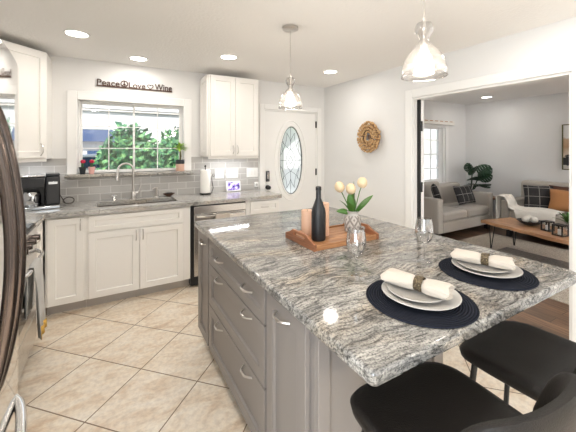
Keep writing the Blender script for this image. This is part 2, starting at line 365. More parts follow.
def tube(bm, pts, r, seg=10, closed=False, flat=1.0):
    pts = [Vector(p) for p in pts]; n = len(pts); rr = r if isinstance(r, (list, tuple)) else [r]*n
    T = []
    for i in range(n):
        a = pts[(i-1) % n] if (closed or i > 0) else pts[i]; b = pts[(i+1) % n] if (closed or i < n-1) else pts[i]
        T.append((b-a).normalized())
    up = Vector((0, 0, 1)) if abs(T[0].z) < .9 else Vector((1, 0, 0))
    N = (up - T[0]*up.dot(T[0])).normalized(); rings = []
    for i in range(n):
        N = (N - T[i]*N.dot(T[i])); N = N.normalized() if N.length > 1e-6 else T[i].orthogonal().normalized()
        Bn = T[i].cross(N)
        rings.append([bm.verts.new(pts[i] + (N*cos(2*pi*k/seg) + Bn*sin(2*pi*k/seg)*flat)*rr[i]) for k in range(seg)])
    for i in range(n if closed else n-1):
        a, b = rings[i], rings[(i+1) % n]
        for k in range(seg): bm.faces.new((a[k], a[(k+1) % seg], b[(k+1) % seg], b[k]))
    if not closed: bm.faces.new(rings[0][::-1]); bm.faces.new(rings[-1])
    return bm
def lathe(bm, prof, seg=32, c=(0, 0, 0), sx=1, sy=1, mod=None):
    rings = []
    for r, z in prof:
        if r < 1e-5: rings.append([bm.verts.new((c[0], c[1], c[2]+z))])
        else: rings.append([bm.verts.new((c[0]+sx*r*cos(2*pi*k/seg)*(mod(2*pi*k/seg, z) if mod else 1), c[1]+sy*r*sin(2*pi*k/seg)*(mod(2*pi*k/seg, z) if mod else 1), c[2]+z)) for k in range(seg)])
    for a, b in zip(rings, rings[1:]):
        if len(a) == 1 and len(b) == 1: continue
        for k in range(seg):
            k2 = (k+1) % seg
            if len(a) == 1: bm.faces.new((a[0], b[k2], b[k]))
            elif len(b) == 1: bm.faces.new((a[k], a[k2], b[0]))
            else: bm.faces.new((a[k], a[k2], b[k2], b[k]))
    return bm
def cyl(bm, p0, p1, r, r1=None, seg=20): return tube(bm, [p0, p1], [r, r if r1 is None else r1], seg)
def disc(r, z0, z1, seg=32): return lathe(NB(), [(0, z0), (r, z0), (r, z1), (0, z1)], seg)
def prism(loops, z0, z1, mat=None):
    """polygon (first loop) with holes, extruded along local z"""
    bm = NB(); es = []
    for lp in loops:
        vs = [bm.verts.new((p[0], p[1], z0)) for p in lp]
        es += [bm.edges.new((vs[i], vs[(i+1) % len(vs)])) for i in range(len(vs))]
    bmesh.ops.triangle_fill(bm, use_beauty=True, use_dissolve=False, edges=es)
    bmesh.ops.dissolve_limit(bm, angle_limit=.01, verts=bm.verts, edges=bm.edges) if len(loops) == 1 else None
    f = bmesh.ops.extrude_face_region(bm, geom=bm.faces[:])
    bmesh.ops.translate(bm, vec=(0, 0, z1-z0), verts=[v for v in f['geom'] if isinstance(v, bmesh.types.BMVert)])
    if mat is not None: bmesh.ops.transform(bm, matrix=mat, verts=bm.verts)
    return bm
def shaker(w, h, t=.02, rail=.058, rec=.014):
    """door panel: x 0..w, z 0..h, front at y=-t, recessed centre with a narrow sloped step"""
    bm = NB(); rl = min(rail, w*.3, h*.3)
    def ring(d, y): return [bm.verts.new(p) for p in ((d, y, d), (w-d, y, d), (w-d, y, h-d), (d, y, h-d))]
    R_ = [ring(0, 0), ring(0, -t), ring(rl, -t), ring(rl+.003, -t+rec)]
    bm.faces.new(R_[0]); bm.faces.new(R_[-1])
    for a, b in zip(R_, R_[1:]):
        for k in range(4): bm.faces.new((a[k], a[(k+1) % 4], b[(k+1) % 4], b[k]))
    return bm
def pull(parent, x, z, L=.11, vert=True, mat='nickel', y=-.02, out=.03, r=.0048):
    pts = []
    for i in range(13):
        a = i/12; s = (a-.5)*L; d = -out*min(1, sin(pi*a)*1.25)
        pts.append((x, y+d+.001, z+s) if vert else (x+s, y+d+.001, z))
    return obj('handle', tube(NB(), pts, r, 8), mat, parent, label='curved metal pull')
def pillow(sx, sy, sz, n=14, corner=.12):
    """plump pillow standing in the xz plane, thickness along y, centred"""
    bm = NB(); g = {}
    for s in (1, -1):
        for i in range(n+1):
            for j in range(n+1):
                u = 2*i/n-1; v = 2*j/n-1; edge = i in (0, n) or j in (0, n)
                if s == -1 and edge: g[s, i, j] = g[1, i, j]; continue
                t = max(0, (1-u**4)*(1-v**4))**.55
                px = u*(1-corner*(1-abs(v))**1*abs(u)*.6)*sx/2; pz = v*(1-corner*(1-abs(u))*abs(v)*.6)*sz/2
                g[s, i, j] = bm.verts.new((px, s*t*sy/2, pz))
        for i in range(n):
            for j in range(n):
                q = (g[s, i, j], g[s, i+1, j], g[s, i+1, j+1], g[s, i, j+1])
                try: bm.faces.new(q if s == -1 else q[::-1])
                except ValueError: pass
    return bm
def walls(axis, at0, at1, u0, u1, z0, z1, holes):
    """one wall mesh with rectangular openings; axis 'y': runs along x"""
    us = sorted({u0, u1, *[h[0] for h in holes], *[h[1] for h in holes]}); zs = sorted({z0, z1, *[h[2] for h in holes], *[h[3] for h in holes]})
    bm = NB()
    def inh(u, z): return any(h[0] < u < h[1] and h[2] < z < h[3] for h in holes)
    nu, nz = len(us)-1, len(zs)-1
    solid = [[not inh((us[i]+us[i+1])/2, (zs[j]+zs[j+1])/2) for j in range(nz)] for i in range(nu)]
    V = {}
    def P(i, j, s):
        if (i, j, s) not in V:
            a = at1 if s else at0; V[i, j, s] = bm.verts.new((us[i], a, zs[j]) if axis == 'y' else (a, us[i], zs[j]))
        return V[i, j, s]
    for i in range(nu):
        for j in range(nz):
            if not solid[i][j]: continue
            for s in (0, 1): bm.faces.new((P(i, j, s), P(i+1, j, s), P(i+1, j+1, s), P(i, j+1, s)))
            for di, dj, e in ((-1, 0, ((i, j), (i, j+1))), (1, 0, ((i+1, j), (i+1, j+1))), (0, -1, ((i, j), (i+1, j))), (0, 1, ((i, j+1), (i+1, j+1)))):
                a, c = i+di, j+dj
                if 0 <= a < nu and 0 <= c < nz and solid[a][c]: continue
                bm.faces.new((P(*e[0], 0), P(*e[1], 0), P(*e[1], 1), P(*e[0], 1)))
    return bm
def frame_y(x0, x1, z0, z1, w, y0, y1, bottom=True):
    """rectangular casing: outer x0..x1,z0..z1 with member width w"""
    bm = NB(); box(bm, x0, x0+w, y0, y1, z0, z1); box(bm, x1-w, x1, y0, y1, z0, z1); box(bm, x0+w, x1-w, y0, y1, z1-w, z1)
    if bottom: box(bm, x0+w, x1-w, y0, y1, z0, z0+w)
    return bm

# ------------------------------------------------------------------ the room
YB, XL, XR, ZC = 3.94, -1.12, 2.90, 2.42      # window wall, left wall, wall with the wide opening, ceiling
XF, YR = 6.65, -2.1                           # far living-room wall, wall behind the camera
WIN = (-.29, .775, 1.205, 1.99); DOOR = (1.862, 2.757, 0, 2.025); LWIN = (4.25, 5.86, .80, 1.93)
OPEN = (.940, 2.305, 0, 2.03)
struct(obj('floor', B(XL-.15, XR+.02, YR-.15, YB+.15, -.1, 0), 'tile'))
struct(obj('floor_living_room', B(XR+.02, XF+.15, YR-.15, YB+.15, -.1, 0), 'woodfloor'))
struct(obj('ceiling', B(XL-.15, XF+.15, YR-.15, YB+.15, ZC, ZC+.12), 'ceiling'))
struct(obj('wall_back', walls('y', YB, YB+.14, XL-.15, XF+.15, 0, ZC, [WIN, DOOR, LWIN]), 'wall', smooth=False))
struct(obj('wall_left', walls('x', XL-.14, XL, YR, YB, 0, ZC, [(-1.4, -.1, .75, 2.05)]), 'wall', smooth=False))
struct(obj('wall_right', walls('x', XR, XR+.12, YR, YB, 0, ZC, [OPEN]), 'wall', smooth=False))
struct(obj('wall_far', walls('x', XF, XF+.14, YR, YB, 0, ZC, []), 'wall', smooth=False))
struct(obj('wall_rear', walls('y', YR-.14, YR, XL, XF, 0, ZC, [(-.4, 1.9, 0.05, 2.12), (3.9, 6.1, .55, 2.15)]), 'wall', smooth=False))  # unseen openings added to let sun and fill light in
bm = NB(); box(bm, XL+.001, 1.775, YB-.01, YB-.0005, .9155, 1.171); box(bm, XL+.001, -.386, YB-.01, YB-.0005, 1.171, 1.374); box(bm, .871, 1.775, YB-.01, YB-.0005, 1.171, 1.374)
struct(obj('wall_backsplash', bm, 'subway'))
struct(obj('wall_backsplash_side', B(XL+.0005, XL+.01, 2.2, YB-.0102, .9155, 1.374), 'subway'))

# kitchen window: casing, granite sill, two sliding sashes with grids
wc = obj('trim_1', frame_y(-.385, .87, 1.205, 2.075, .088, YB-.022, YB-.0005, False), 'trim', bevel=.004); struct(wc)
struct(obj('trim_2', B(-.40, .89, YB-.075, YB+.09, 1.172, 1.205), 'granite2', bevel=.006, seg=3))
x0, x1, z0, z1 = WIN
fr = obj('window_1', frame_y(x0, x1, z0, z1, .014, YB+.06, YB+.135), 'trim', bevel=.003); struct(fr)
xm = .243
def sash(xa, xb, y):
    s = obj('sash', frame_y(xa, xb, z0+.0145, z1-.0145, .018, y, y+.028), 'trim', fr, bevel=.002)
    bm = NB(); xc = (xa+xb)/2; box(bm, xc-.005, xc+.005, y+.006, y+.022, z0+.03, z1-.03)
    for k in (1, 2):
        zk = z0+.03+(z1-z0-.06)*k/3; box(bm, xa+.018, xb-.018, y+.007, y+.021, zk-.005, zk+.005)
    obj('muntin', bm, 'trim', s); obj('pane', B(xa+.016, xb-.016, y+.012, y+.016, z0+.03, z1-.03), 'pane', s)
sash(x0+.0145, xm+.012, YB+.098); sash(xm-.012, x1-.0145, YB+.066)

# front door with oval leaded light
dc = obj('trim_3', frame_y(DOOR[0]-.072, DOOR[1]+.072, 0, DOOR[3]+.07, .072, YB-.02, YB-.0005, False), 'trim', bevel=.005); struct(dc)
struct(obj('trim_4', frame_y(DOOR[0], DOOR[1], 0, DOOR[3], .018, YB, YB+.13, False), 'trim'))
def ell(cx, cz, a, b, n=48): return [(cx+a*cos(2*pi*k/n), cz+b*sin(2*pi*k/n)) for k in range(n)]
MXZ = Matrix(((1, 0, 0, 0), (0, 0, 1, 0), (0, 1, 0, 0), (0, 0, 0, 1)))   # local (x,y,z) -> (x, z, y)
dx0, dx1 = DOOR[0]+.020, DOOR[1]-.020; dcx, dcz, oa, ob = 2.302, 1.302, .19, .495
dslab = obj('door_1', prism([[(dx0, .008), (dx1, .008), (dx1, 2.003), (dx0, 2.003)], ell(dcx, dcz, oa, ob)], YB+.004, YB+.045, MXZ), 'trim', smooth=False); struct(dslab)
def ering(a, b, r, y, name, mat, par, flat=1):
    return obj(name, tube(NB(), [(dcx+a*cos(t), y, dcz+b*sin(t)) for t in [2*pi*k/56 for k in range(56)]], r, 8, True), mat, par)
ering(oa+.012, ob+.012, .015, YB+.002, 'oval_frame', 'trim', dslab)
ering(oa-.006, ob-.006, .006, YB+.002, 'lead_border', 'blackmetal', dslab)
ering(oa+.075, ob+.085, .007, YB+.004, 'oval_moulding', 'trim', dslab)
obj('oval_glass', prism([ell(dcx, dcz, oa+.003, ob+.003)], YB+.018, YB+.024, MXZ), 'frosted', dslab, smooth=False)
bm = NB()
def lead(pts): tube(bm, [(dcx+p[0], YB+.016, dcz+p[1]) for p in pts], .0026, 6)
def arc(xa, za, xb, zb, bulge, n=10):
    o = []
    for i in range(n+1):
        t = i/n; dx, dz = xb-xa, zb-za; L = math.hypot(dx, dz); h = bulge*4*t*(1-t)
        o.append((xa+dx*t-dz/L*h, za+dz*t+dx/L*h))
    return o
lead([(0, ob), (0, .16)]); lead([(0, -ob), (0, -.16)])
for s in (1, -1):
    lead(arc(0, .16, s*.15, .30, -s*.02)); lead(arc(0, .16, s*.075, .0, s*.02)); lead(arc(s*.075, 0, 0, -.16, s*.02)); lead(arc(0, -.16, s*.15, -.30, s*.02))
    lead(arc(s*.06, .40, s*.19, .05, -s*.03)); lead(arc(s*.06, -.40, s*.19, -.05, s*.03)); lead(arc(s*.0, .06, s*.035, 0, 0)); lead(arc(0, -.06, s*.035, 0, 0))
    lead([(s*.075, 0), (s*.188, 0)]); lead(arc(0, .27, s*.07, .40, s*.01)); lead(arc(0, -.27, s*.07, -.40, -s*.01)); lead(arc(s*.12, .28, s*.11, -.28, s*.03))
obj('leading', bm, 'blackmetal', dslab, label='dark lead lines')
bm = NB(); box(bm, 1.893, 1.943, YB-.022, YB+.004, 1.012, 1.162)
lk = obj('keypad_lock', bm, 'black', dslab, bevel=.008, seg=3, label='black electronic keypad'); 
bm = NB()
for i in range(2):
    for j in range(5): box(bm, 1.904+i*.016, 1.914+i*.016, YB-.0235, YB-.0215, 1.06+j*.018, 1.070+j*.018)
obj('keys', bm, 'nickel', lk)
bm = NB(); cyl(bm, (1.918, YB+.004, .932), (1.918, YB-.012, .932), .032); cyl(bm, (1.918, YB-.012, .932), (1.918, YB-.04, .932), .012)
kn = obj('door_knob', bm, 'black', dslab, label='black round door knob'); kb = lathe(NB(), [(0, -.02), (.016, -.019), (.027, -.008), (.028, .004), (.02, .018), (0, .022)], 20)
bmesh.ops.transform(kb, matrix=Matrix.Translation((1.918, YB-.052, .932)) @ Matrix.Rotation(R(90), 4, 'X'), verts=kb.verts); obj('grip', kb, 'black', kn)
for z in (1.84, 1.12, .28):
    obj('hinge', B(DOOR[1]-.026, DOOR[1]-.008, YB-.012, YB+.006, z-.05, z+.05), 'blackmetal', dslab, bevel=.003)

# wide opening to the living room: casing, jamb lining, dark weatherstrip and the two hinges
def frame_x(ya, yb, z1, w, xa, xb):
    bm = NB(); box(bm, xa, xb, ya, ya+w, 0, z1); box(bm, xa, xb, yb-w, yb, 0, z1); box(bm, xa, xb, ya+w, yb-w, z1-w, z1); return bm
struct(obj('trim_5', frame_x(OPEN[0]-.09, OPEN[1]+.09, OPEN[3]+.09, .0895, XR-.022, XR-.0005), 'trim', bevel=.006))
struct(obj('trim_6', frame_x(OPEN[0]+.0005, OPEN[1]-.0005, OPEN[3]-.0005, .018, XR+.001, XR+.119), 'trim'))
struct(obj('trim_7', B(XR+.045, XR+.070, OPEN[1]-.050, OPEN[1]-.0186, .002, OPEN[3]-.02), 'dark'))
struct(obj('trim_8', B(XR+.0705, XR+.118, OPEN[1]-.052, OPEN[1]-.0186, .002, OPEN[3]-.02), 'trim', bevel=.003))
h5 = bpy.data.objects['trim_7']
for z in (1.72, 1.05, .3):
    obj('hinge', B(XR+.040, XR+.085, OPEN[1]-.062, OPEN[1]-.0505, z-.055, z+.055), 'blackmetal', h5, bevel=.003)
for nm, a in (('baseboard_right', (XR-.014, XR-.0005, OPEN[1]+.092, YB-.002)), ('baseboard_right_near', (XR-.014, XR-.0005, YR+.002, OPEN[0]-.092))):
    struct(obj(nm, B(*a, .0005, .10), 'trim', bevel=.004))
struct(obj('baseboard_back', B(XR+.124, XF-.016, YB-.014, YB-.0005, .0005, .10), 'trim', bevel=.004))
struct(obj('baseboard_far', B(XF-.014, XF-.0005, YR+.01, YB-.002, .0005, .10), 'trim', bevel=.004))

# living-room window
lx0, lx1, lz0, lz1 = LWIN
w2 = obj('window_2', frame_y(lx0, lx1, lz0, lz1, .03, YB+.03, YB+.12), 'trim'); struct(w2)
for xa, xb, y in ((lx0+.03, 5.07, YB+.075), (5.02, lx1-.03, YB+.045)):
    s = obj('sash', frame_y(xa, xb, lz0+.03, lz1-.03, .035, y, y+.028), 'trim', w2)
    bm = NB()
    for k in (1, 2): xk = xa+(xb-xa)*k/3; box(bm, xk-.008, xk+.008, y+.006, y+.022, lz0+.06, lz1-.06)
    for k in (1, 2, 3): zk = lz0+(lz1-lz0)*k/4; box(bm, xa+.035, xb-.035, y+.007, y+.021, zk-.008, zk+.008)
    obj('muntin', bm, 'trim', s); obj('pane', B(xa+.03, xb-.03, y+.012, y+.016, lz0+.06, lz1-.06), 'pane', s)
struct(obj('trim_9', frame_y(lx0-.09, lx1+.16, lz0-.09, lz1+.06, .09, YB-.02, YB-.0005, True), 'trim', bevel=.004))

# ------------------------------------------------------------------ cabinets
def cabinet(name, label, loc, rotz, x0, x1, depth, z0, z1, fronts, mat='cab', toe=True, group=None, inset_body=0):
    """fronts: (kind, x0, z0, x1, z1, [(x, z, vertical)...])  front plane at local y=0, fronts stick out to y=-.02"""
    t = thing(name, label, 'cabinet', loc, rotz, group)
    obj('cabinet_body', B(x0, x1, 0, depth, z0, z1), mat, t, bevel=.0015)
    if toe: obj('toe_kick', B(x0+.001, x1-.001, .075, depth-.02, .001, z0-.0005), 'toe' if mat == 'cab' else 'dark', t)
    for kind, a, b, c, d, hs in fronts:
        p = obj(kind, shaker(c-a, d-b), mat, t, (a, -.0005, b), bevel=.0018)
        for hx, hz, v in hs: pull(p, hx-a, hz-b, vert=v, L=.10 if v else .105)
    return t
YF = 3.375            # carcass front of the window-wall run (doors at 3.355)
c = cabinet('base_cabinet', 'narrow white base cabinet in the corner left of the sink cabinet', (0, YF, 0), 0, -.485, -.19, .555, .10, .874,
    [('cabinet_door', -.468, .105, -.203, .855, [(-.228, .79, True)])])
c = cabinet('base_cabinet', 'wide white sink base cabinet with two doors under a false front', (0, YF, 0), 0, -.1895, .738, .555, .10, .874,
    [('false_front', -.166, .715, .664, .855, []), ('cabinet_door', -.166, .105, .249, .700, [(.222, .635, True)]), ('cabinet_door', .254, .105, .664, .700, [(.282, .635, True)])])
# the sink hangs inside this carcass: cut its top away
cb = [o for o in c.children if o.name.startswith('cabinet_body')][0]
bm = NB(); box(bm, -.1895, -.17, 0, .555, .10, .874); box(bm, .668, .738, 0, .555, .10, .874); box(bm, -.17, .668, .537, .555, .10, .874); box(bm, -.17, .668, 0, .018, .10, .874); box(bm, -.17, .668, .018, .537, .10, .118)
old = cb.data; cb.data = mesh(bm, 'cabinet_body'); cb.data.materials.append(M['cab'])
c = cabinet('base_cabinet', 'small white drawer base cabinet between the dishwasher and the front door', (0, YF, 0), 0, 1.366, 1.80, .555, .10, .874,
    [('drawer', 1.415, .715, 1.785, .855, [(1.60, .785, False)]), ('cabinet_door', 1.415, .105, 1.785, .700, [(1.445, .635, True)])])
XC = -.515            # carcass front of the left run
c = cabinet('base_cabinet', 'white base cabinet beside the stove with one narrow door', (XC, 0, 0), R(90), 2.965, 3.374, .59, .10, .874,
    [('cabinet_door', 2.985, .105, 3.338, .855, [(3.03, .79, True)])])
# dishwasher
t = thing('dishwasher', 'stainless dishwasher under the granite counter right of the sink cabinet', 'dishwasher', (0, YF, 0))
obj('tub', B(.742, 1.362, .0, .55, .02, .872), 'black', t)
obj('door_panel', B(.772, 1.354, -.030, -.0005, .12, .775), 'steel', t, bevel=.004)
obj('control_panel', B(.772, 1.354, -.030, -.0005, .779, .858), 'steel', t, bevel=.004)
h = obj('handle', tube(NB(), [(.80+.525*i/14, -.036-.04*min(1, 1.4*sin(pi*i/14)), .752) for i in range(15)], .011, 10), 'chrome', t, label='polished bar handle')
tw = obj('dish_towel', B(1.00, 1.17, -.0, .004, -.0, .155), 'napkin', None, (0, YF-.094, .615), bevel=.002)
bm = NB(); vs = []
prof = [(-.0155, -.19), (-.016, -.10), (-.0155, -.0), (-.011, .0115), (0, .0155), (.011, .0115), (.0155, 0), (.0155, -.05)]
for x in [i*.02 for i in range(9)]: vs.append([bm.verts.new((x, y+.0015*sin(x*60), z)) for y, z in prof])
for a, b_ in zip(vs, vs[1:]):
    for k in range(len(prof)-1): bm.faces.new((a[k], a[k+1], b_[k+1], b_[k]))
bpy.data.objects.remove(tw)
tw = obj('dish_towel', bm, 'napkin', None, (.985, YF-.0755, .752), solid=.003)
tag(tw, 'short beige dish towel folded over the dishwasher handle', 'towel')

# upper cabinets
t = cabinet('wall_cabinet', 'tall white two-door upper cabinet between the window and the front door', (0, 3.62, 0), 0, 1.0, 1.632, .318, 1.375, 2.345,
    [('cabinet_door', 1.018, 1.385, 1.319, 2.335, [(1.292, 1.46, True)]), ('cabinet_door', 1.323, 1.385, 1.624, 2.335, [(1.350, 1.46, True)])], toe=False)
ob = obj('side_panel', shaker(.30, .95), 'cab', t, (.9995, .310, 1.385), (0, 0, R(-90)), bevel=.0015)
obj('light_rail', B(1.0, 1.632, .0, .018, 1.352, 1.3745), 'cab', t)
def lightbar(loc, rz, L, label):
    t = thing('under_cabinet_light', label, 'light', loc, rz, 'under cabinet light bars')
    obj('housing', B(-L/2, L/2, -.025, .025, -.012, -.0005), 'white', t, bevel=.002)
    obj('diffuser', B(-L/2+.01, L/2-.01, -.008, .008, -.0165, -.0122), 'strip', t)
    area('under_cabinet_lamp', (loc[0], loc[1], loc[2]-.02), (0, 0, rz), L, .012, 1.25, (.95, .97, 1))
lightbar((1.31, 3.76, 1.3745), 0, .50, 'white light bar under the cabinet beside the front door')
# diagonal corner wall cabinet
t = thing('wall_cabinet', 'white diagonal corner upper cabinet above the coffee maker', 'cabinet', (XL+.305, YB-.61, 0), R(45))
s2 = math.sqrt(.5)
def loc2(x, y):  # world -> local
    dx, dy = x-(XL+.305), y-(YB-.61); return (dx*s2+dy*s2, -dx*s2+dy*s2)
poly = [loc2(*p) for p in ((XL+.305, YB-.61), (XL+.61, YB-.305), (XL+.61, YB-.001), (XL+.001, YB-.001), (XL+.001, YB-.61))]
obj('cabinet_body', prism([poly], 1.375, 2.365), 'cab', t, bevel=.002)
p = obj('cabinet_door', shaker(.405, .965), 'cab', t, (.013, -.0005, 1.388), bevel=.0018); pull(p, .350, .075)
obj('light_rail', B(.0, .431, .001, .019, 1.352, 1.3745), 'cab', t)
lightbar((-.72, 3.66, 1.3745), R(45), .34, 'white light bar under the diagonal corner cabinet')
area('under_cabinet_lamp_b', (-.80, 3.1, 1.355), (0, 0, R(90)), 5e-1, .03, .8, (.95, .97, 1))

# L-shaped granite worktop with the sink cut-out
def rc(cx, cy, r, a0, a1, n=6): return [(cx+r*cos(R(a0+(a1-a0)*i/n)), cy+r*sin(R(a0+(a1-a0)*i/n))) for i in range(n+1)]
SK = (-.105, .632, 3.475, 3.80)
outer = [(XL+.0005, 2.958), (-.478, 2.958), (-.478, 3.325)] + rc(1.78, 3.375, .05, -90, 0) + [(1.83, YB-.0005), (XL+.0005, YB-.0005)]
hole = rc(SK[1]-.03, SK[3]-.03, .03, 0, 90, 3) + rc(SK[0]+.03, SK[3]-.03, .03, 90, 180, 3) + rc(SK[0]+.03, SK[2]+.03, .03, 180, 270, 3) + rc(SK[1]-.03, SK[2]+.03, .03, 270, 360, 3)
ct = obj('countertop', prism([outer, hole], .8745, .915), 'granite2', None, bevel=.009, seg=3)
tag(ct, 'grey granite worktop running from the stove under the window to the door', 'countertop')

# undermount double sink
t = thing('sink', 'double-bowl stainless undermount sink below the window', 'sink', (0, 0, 0))
def basin(xa, xb):
    ya, yb, zt, zb = SK[2]-.004, SK[3]+.004, .874, .690
    bm = NB(); th = .004
    box(bm, xa, xb, ya, yb, zb-th, zb); box(bm, xa, xa+th, ya, yb, zb, zt); box(bm, xb-th, xb, ya, yb, zb, zt); box(bm, xa+th, xb-th, ya, ya+th, zb, zt); box(bm, xa+th, xb-th, yb-th, yb, zb, zt)
    o = obj('bowl', bm, 'sinkm', t, smooth=False)
    dr = lathe(NB(), [(0, zb+.0005), (.03, zb+.001), (.042, zb+.004), (.045, zb+.0005)], 20, ((xa+xb)/2, (ya+yb)/2, 0)); obj('drain', dr, 'chrome', o)
basin(SK[0]-.004, .245); basin(.262, SK[1]+.004)
obj('divider', B(.2455, .2615, SK[2]-.003, SK[3]+.003, .80, .869), 'sinkm', t, bevel=.004)

# faucet and things around the sink
t = thing('kitchen_faucet', 'tall chrome gooseneck faucet behind the sink', 'faucet', (.225, 3.845, .9155))
obj('base', lathe(NB(), [(0, 0), (.030, 0), (.030, .006), (.024, .012), (.024, .07), (.018, .085), (0, .085)], 24), 'nickel', t)
pts = [(0, 0, .08), (0, 0, .20), (0, 0, .32)] + [(-.075+.075*cos(a), -.02*(a/pi), .32+.075*sin(a)) for a in [pi*k/10 for k in range(1, 11)]] + [(-.152, -.022, .27)]
obj('spout', tube(NB(), pts, .0115, 12), 'nickel', t)
obj('spray_head', cyl(NB(), (-.152, -.022, .285), (-.157, -.024, .215), .014, .018), 'nickel', t)
bm = NB(); cyl(bm, (.02, 0, .062), (.045, 0, .066), .014); tube(bm, [(.04, 0, .066), (.065, -.004, .095), (.075, -.006, .17)], [.010, .008, .006], 10)
obj('lever', bm, 'nickel', t)
t = thing('soap_dispenser', 'small chrome soap dispenser to the right of the tall faucet', 'soap dispenser', (.465, 3.85, .9155))
obj('base', lathe(NB(), [(0, 0), (.021, 0), (.021, .008), (.012, .018), (.011, .085), (0, .085)], 18), 'nickel', t)
bm = NB(); cyl(bm, (0, 0, .085), (0, 0, .115), .012); tube(bm, [(0, 0, .108), (-.02, -.01, .112), (-.045, -.02, .10)], .006, 8); obj('pump', bm, 'nickel', t)
t = thing('air_switch', 'small chrome cross-handled tap to the left of the tall faucet', 'tap', (.04, 3.85, .9155))
obj('base', lathe(NB(), [(0, 0), (.02, 0), (.018, .01), (.011, .02), (.010, .045), (0, .045)], 16), 'chrome', t)
bm = NB(); cyl(bm, (-.028, 0, .05), (.028, 0, .05), .006); cyl(bm, (0, -.028, .05), (0, .028, .05), .006); lathe(bm, [(0, .04), (.012, .045), (.012, .062), (0, .066)], 14); obj('cross_handle', bm, 'chrome', t)
t = thing('soap_dish', 'low dark metal soap dish on the counter right of the sink', 'dish', (.60, 3.862, .9155))
lz = lathe(NB(), [(0, .016), (.035, .018), (.06, .034), (.064, .036), (.056, .028), (.03, .010), (.018, .0), (0, 0)], 24, sx=1.1, sy=.55); obj('bowl', lz, 'signm', t)
obj('sponge', B(-.03, .04, -.018, .018, .024, .044), 'black', t, bevel=.006)

# coffee maker
t = thing('coffee_maker', 'black drip coffee maker in the corner of the counter', 'coffee maker', (-.565, 3.70, .9155), R(9))
obj('base', B(-.150, .145, -.13, .13, 0, .032), 'silver', t, bevel=.008)
obj('water_tank', B(.035, .145, -.105, .13, .033, .30), 'black', t, bevel=.012, seg=3)
obj('back_column', B(-.150, .034, .05, .13, .033, .30), 'black', t, bevel=.006)
obj('brew_head', B(-.150, .034, -.12, .0495, .195, .296), 'black', t, bevel=.012, seg=3)
obj('lid', B(-.148, .030, -.115, .125, .3005, .312), 'steel', t, bevel=.004); obj('tank_lid', B(.037, .143, -.10, .125, .3005, .325), 'darkglass', t, bevel=.008)
obj('control_display', B(.055, .125, -.108, -.1045, .225, .250), 'silver', t, bevel=.002)
cf = obj('carafe', lathe(NB(), [(0, .0), (.062, .0), (.068, .01), (.068, .09), (.058, .118), (.052, .128), (0, .128)], 28, (-.062, -.045, .034)), 'silver', t)
obj('carafe_handle', tube(NB(), [(-.062+.045, -.10, .145), (-.055+.03, -.135, .13), (-.055+.03, -.135, .07), (-.062+.045, -.095, .055)], .008, 8), 'black', cf)
t = obj('power_cord', tube(NB(), [(-.405, 3.78, .955)] + [(-.36+.045*cos(a), 3.84+.02*sin(a), .95+.03*sin(a)) for a in [pi*1.0-2*pi*k/12 for k in range(13)]] + [(-.40, 3.90, .922), (-.44, 3.915, 1.0)], .0045, 8), 'cord')
tag(t, 'dark looped power cord on the counter beside the coffee maker', 'cord')

# paper towels, smart display, switches
t = thing('paper_towel_holder', 'black wrought paper towel holder on the counter beside the dishwasher side wall tiles', 'holder', (1.01, 3.80, .9155))
t['label'] = 'black wire paper towel holder with a scrolled side arm'
bm = NB(); tube(bm, [(.065*cos(a), .065*sin(a), .012) for a in [2*pi*k/24 for k in range(24)]], .005, 8, True); cyl(bm, (-.065, 0, .012), (.065, 0, .012), .004); cyl(bm, (0, -.065, .012), (0, .065, .012), .004)
for a in (45, 135, 225, 315): lathe(bm, [(0, 0), (.009, .002), (.010, .010), (.006, .018), (0, .02)], 10, (.066*cos(R(a)), .066*sin(R(a)), 0))
obj('base_ring', bm, 'blackmetal', t); bm = cyl(NB(), (0, 0, .012), (0, 0, .335), .005); lathe(bm, [(0, .33), (.012, .338), (.012, .35), (0, .362)], 12); obj('post', bm, 'blackmetal', t)
pts = [(.07, -.02, .012), (.088, -.03, .08), (.075, -.03, .15), (.070, -.03, .20), (.082, -.03, .245), (.098, -.03, .25), (.102, -.03, .225), (.09, -.03, .212)]
obj('scroll_arm', tube(NB(), pts, .0045, 8), 'blackmetal', t)
bm = lathe(NB(), [(.012, .022), (.057, .022), (.059, .026), (.059, .296), (.057, .300), (.012, .300), (.012, .022)], 32); o = obj('paper_towel_roll', bm, 'paper', None, (1.01, 3.80, .9155))
tag(o, 'white paper towel roll on the wire holder', 'paper towel')
t = thing('smart_display', 'small tablet display with a purple picture propped on the counter', 'tablet', (1.40, 3.875, .9155))
o = obj('bezel', B(-.098, .098, -.006, .006, .004, .138), 'white', t, rot=(R(-12), 0, 0), bevel=.004); obj('screen', B(-.082, .082, -.0085, -.0062, .018, .124), 'lcd', o)
obj('foot', prism([[(-.06, .012), (.06, .012), (.045, .05), (-.045, .05)]], 0, .012), 'ceramic2', t)
def plate(xa, xb, n, label):
    t = thing('switch_plate', label, 'switch plate', ((xa+xb)/2, YB-.0102, 1.15), 0, 'switch plates on the tiled wall')
    w_ = xb-xa; o = obj('cover', B(-w_/2, w_/2, -.006, -.0002, -.062, .062), 'white', t, bevel=.003)
    for k in range(n):
        cx = (k-(n-1)/2)*.046; obj('rocker', B(cx-.016, cx+.016, -.010, -.0062, -.033, .033), 'trim', t, bevel=.002)
plate(1.165, 1.285, 2, 'white switch plate nearest the paper towel roll'); plate(1.318, 1.478, 3, 'wide white switch plate directly above the small tablet'); plate(1.598, 1.765, 3, 'white switch plate nearest the front door')
t = thing('plug_in_night_light', 'small white plug-in device on the tiles beside the front door', 'plug', (1.735, YB-.0102, .985))
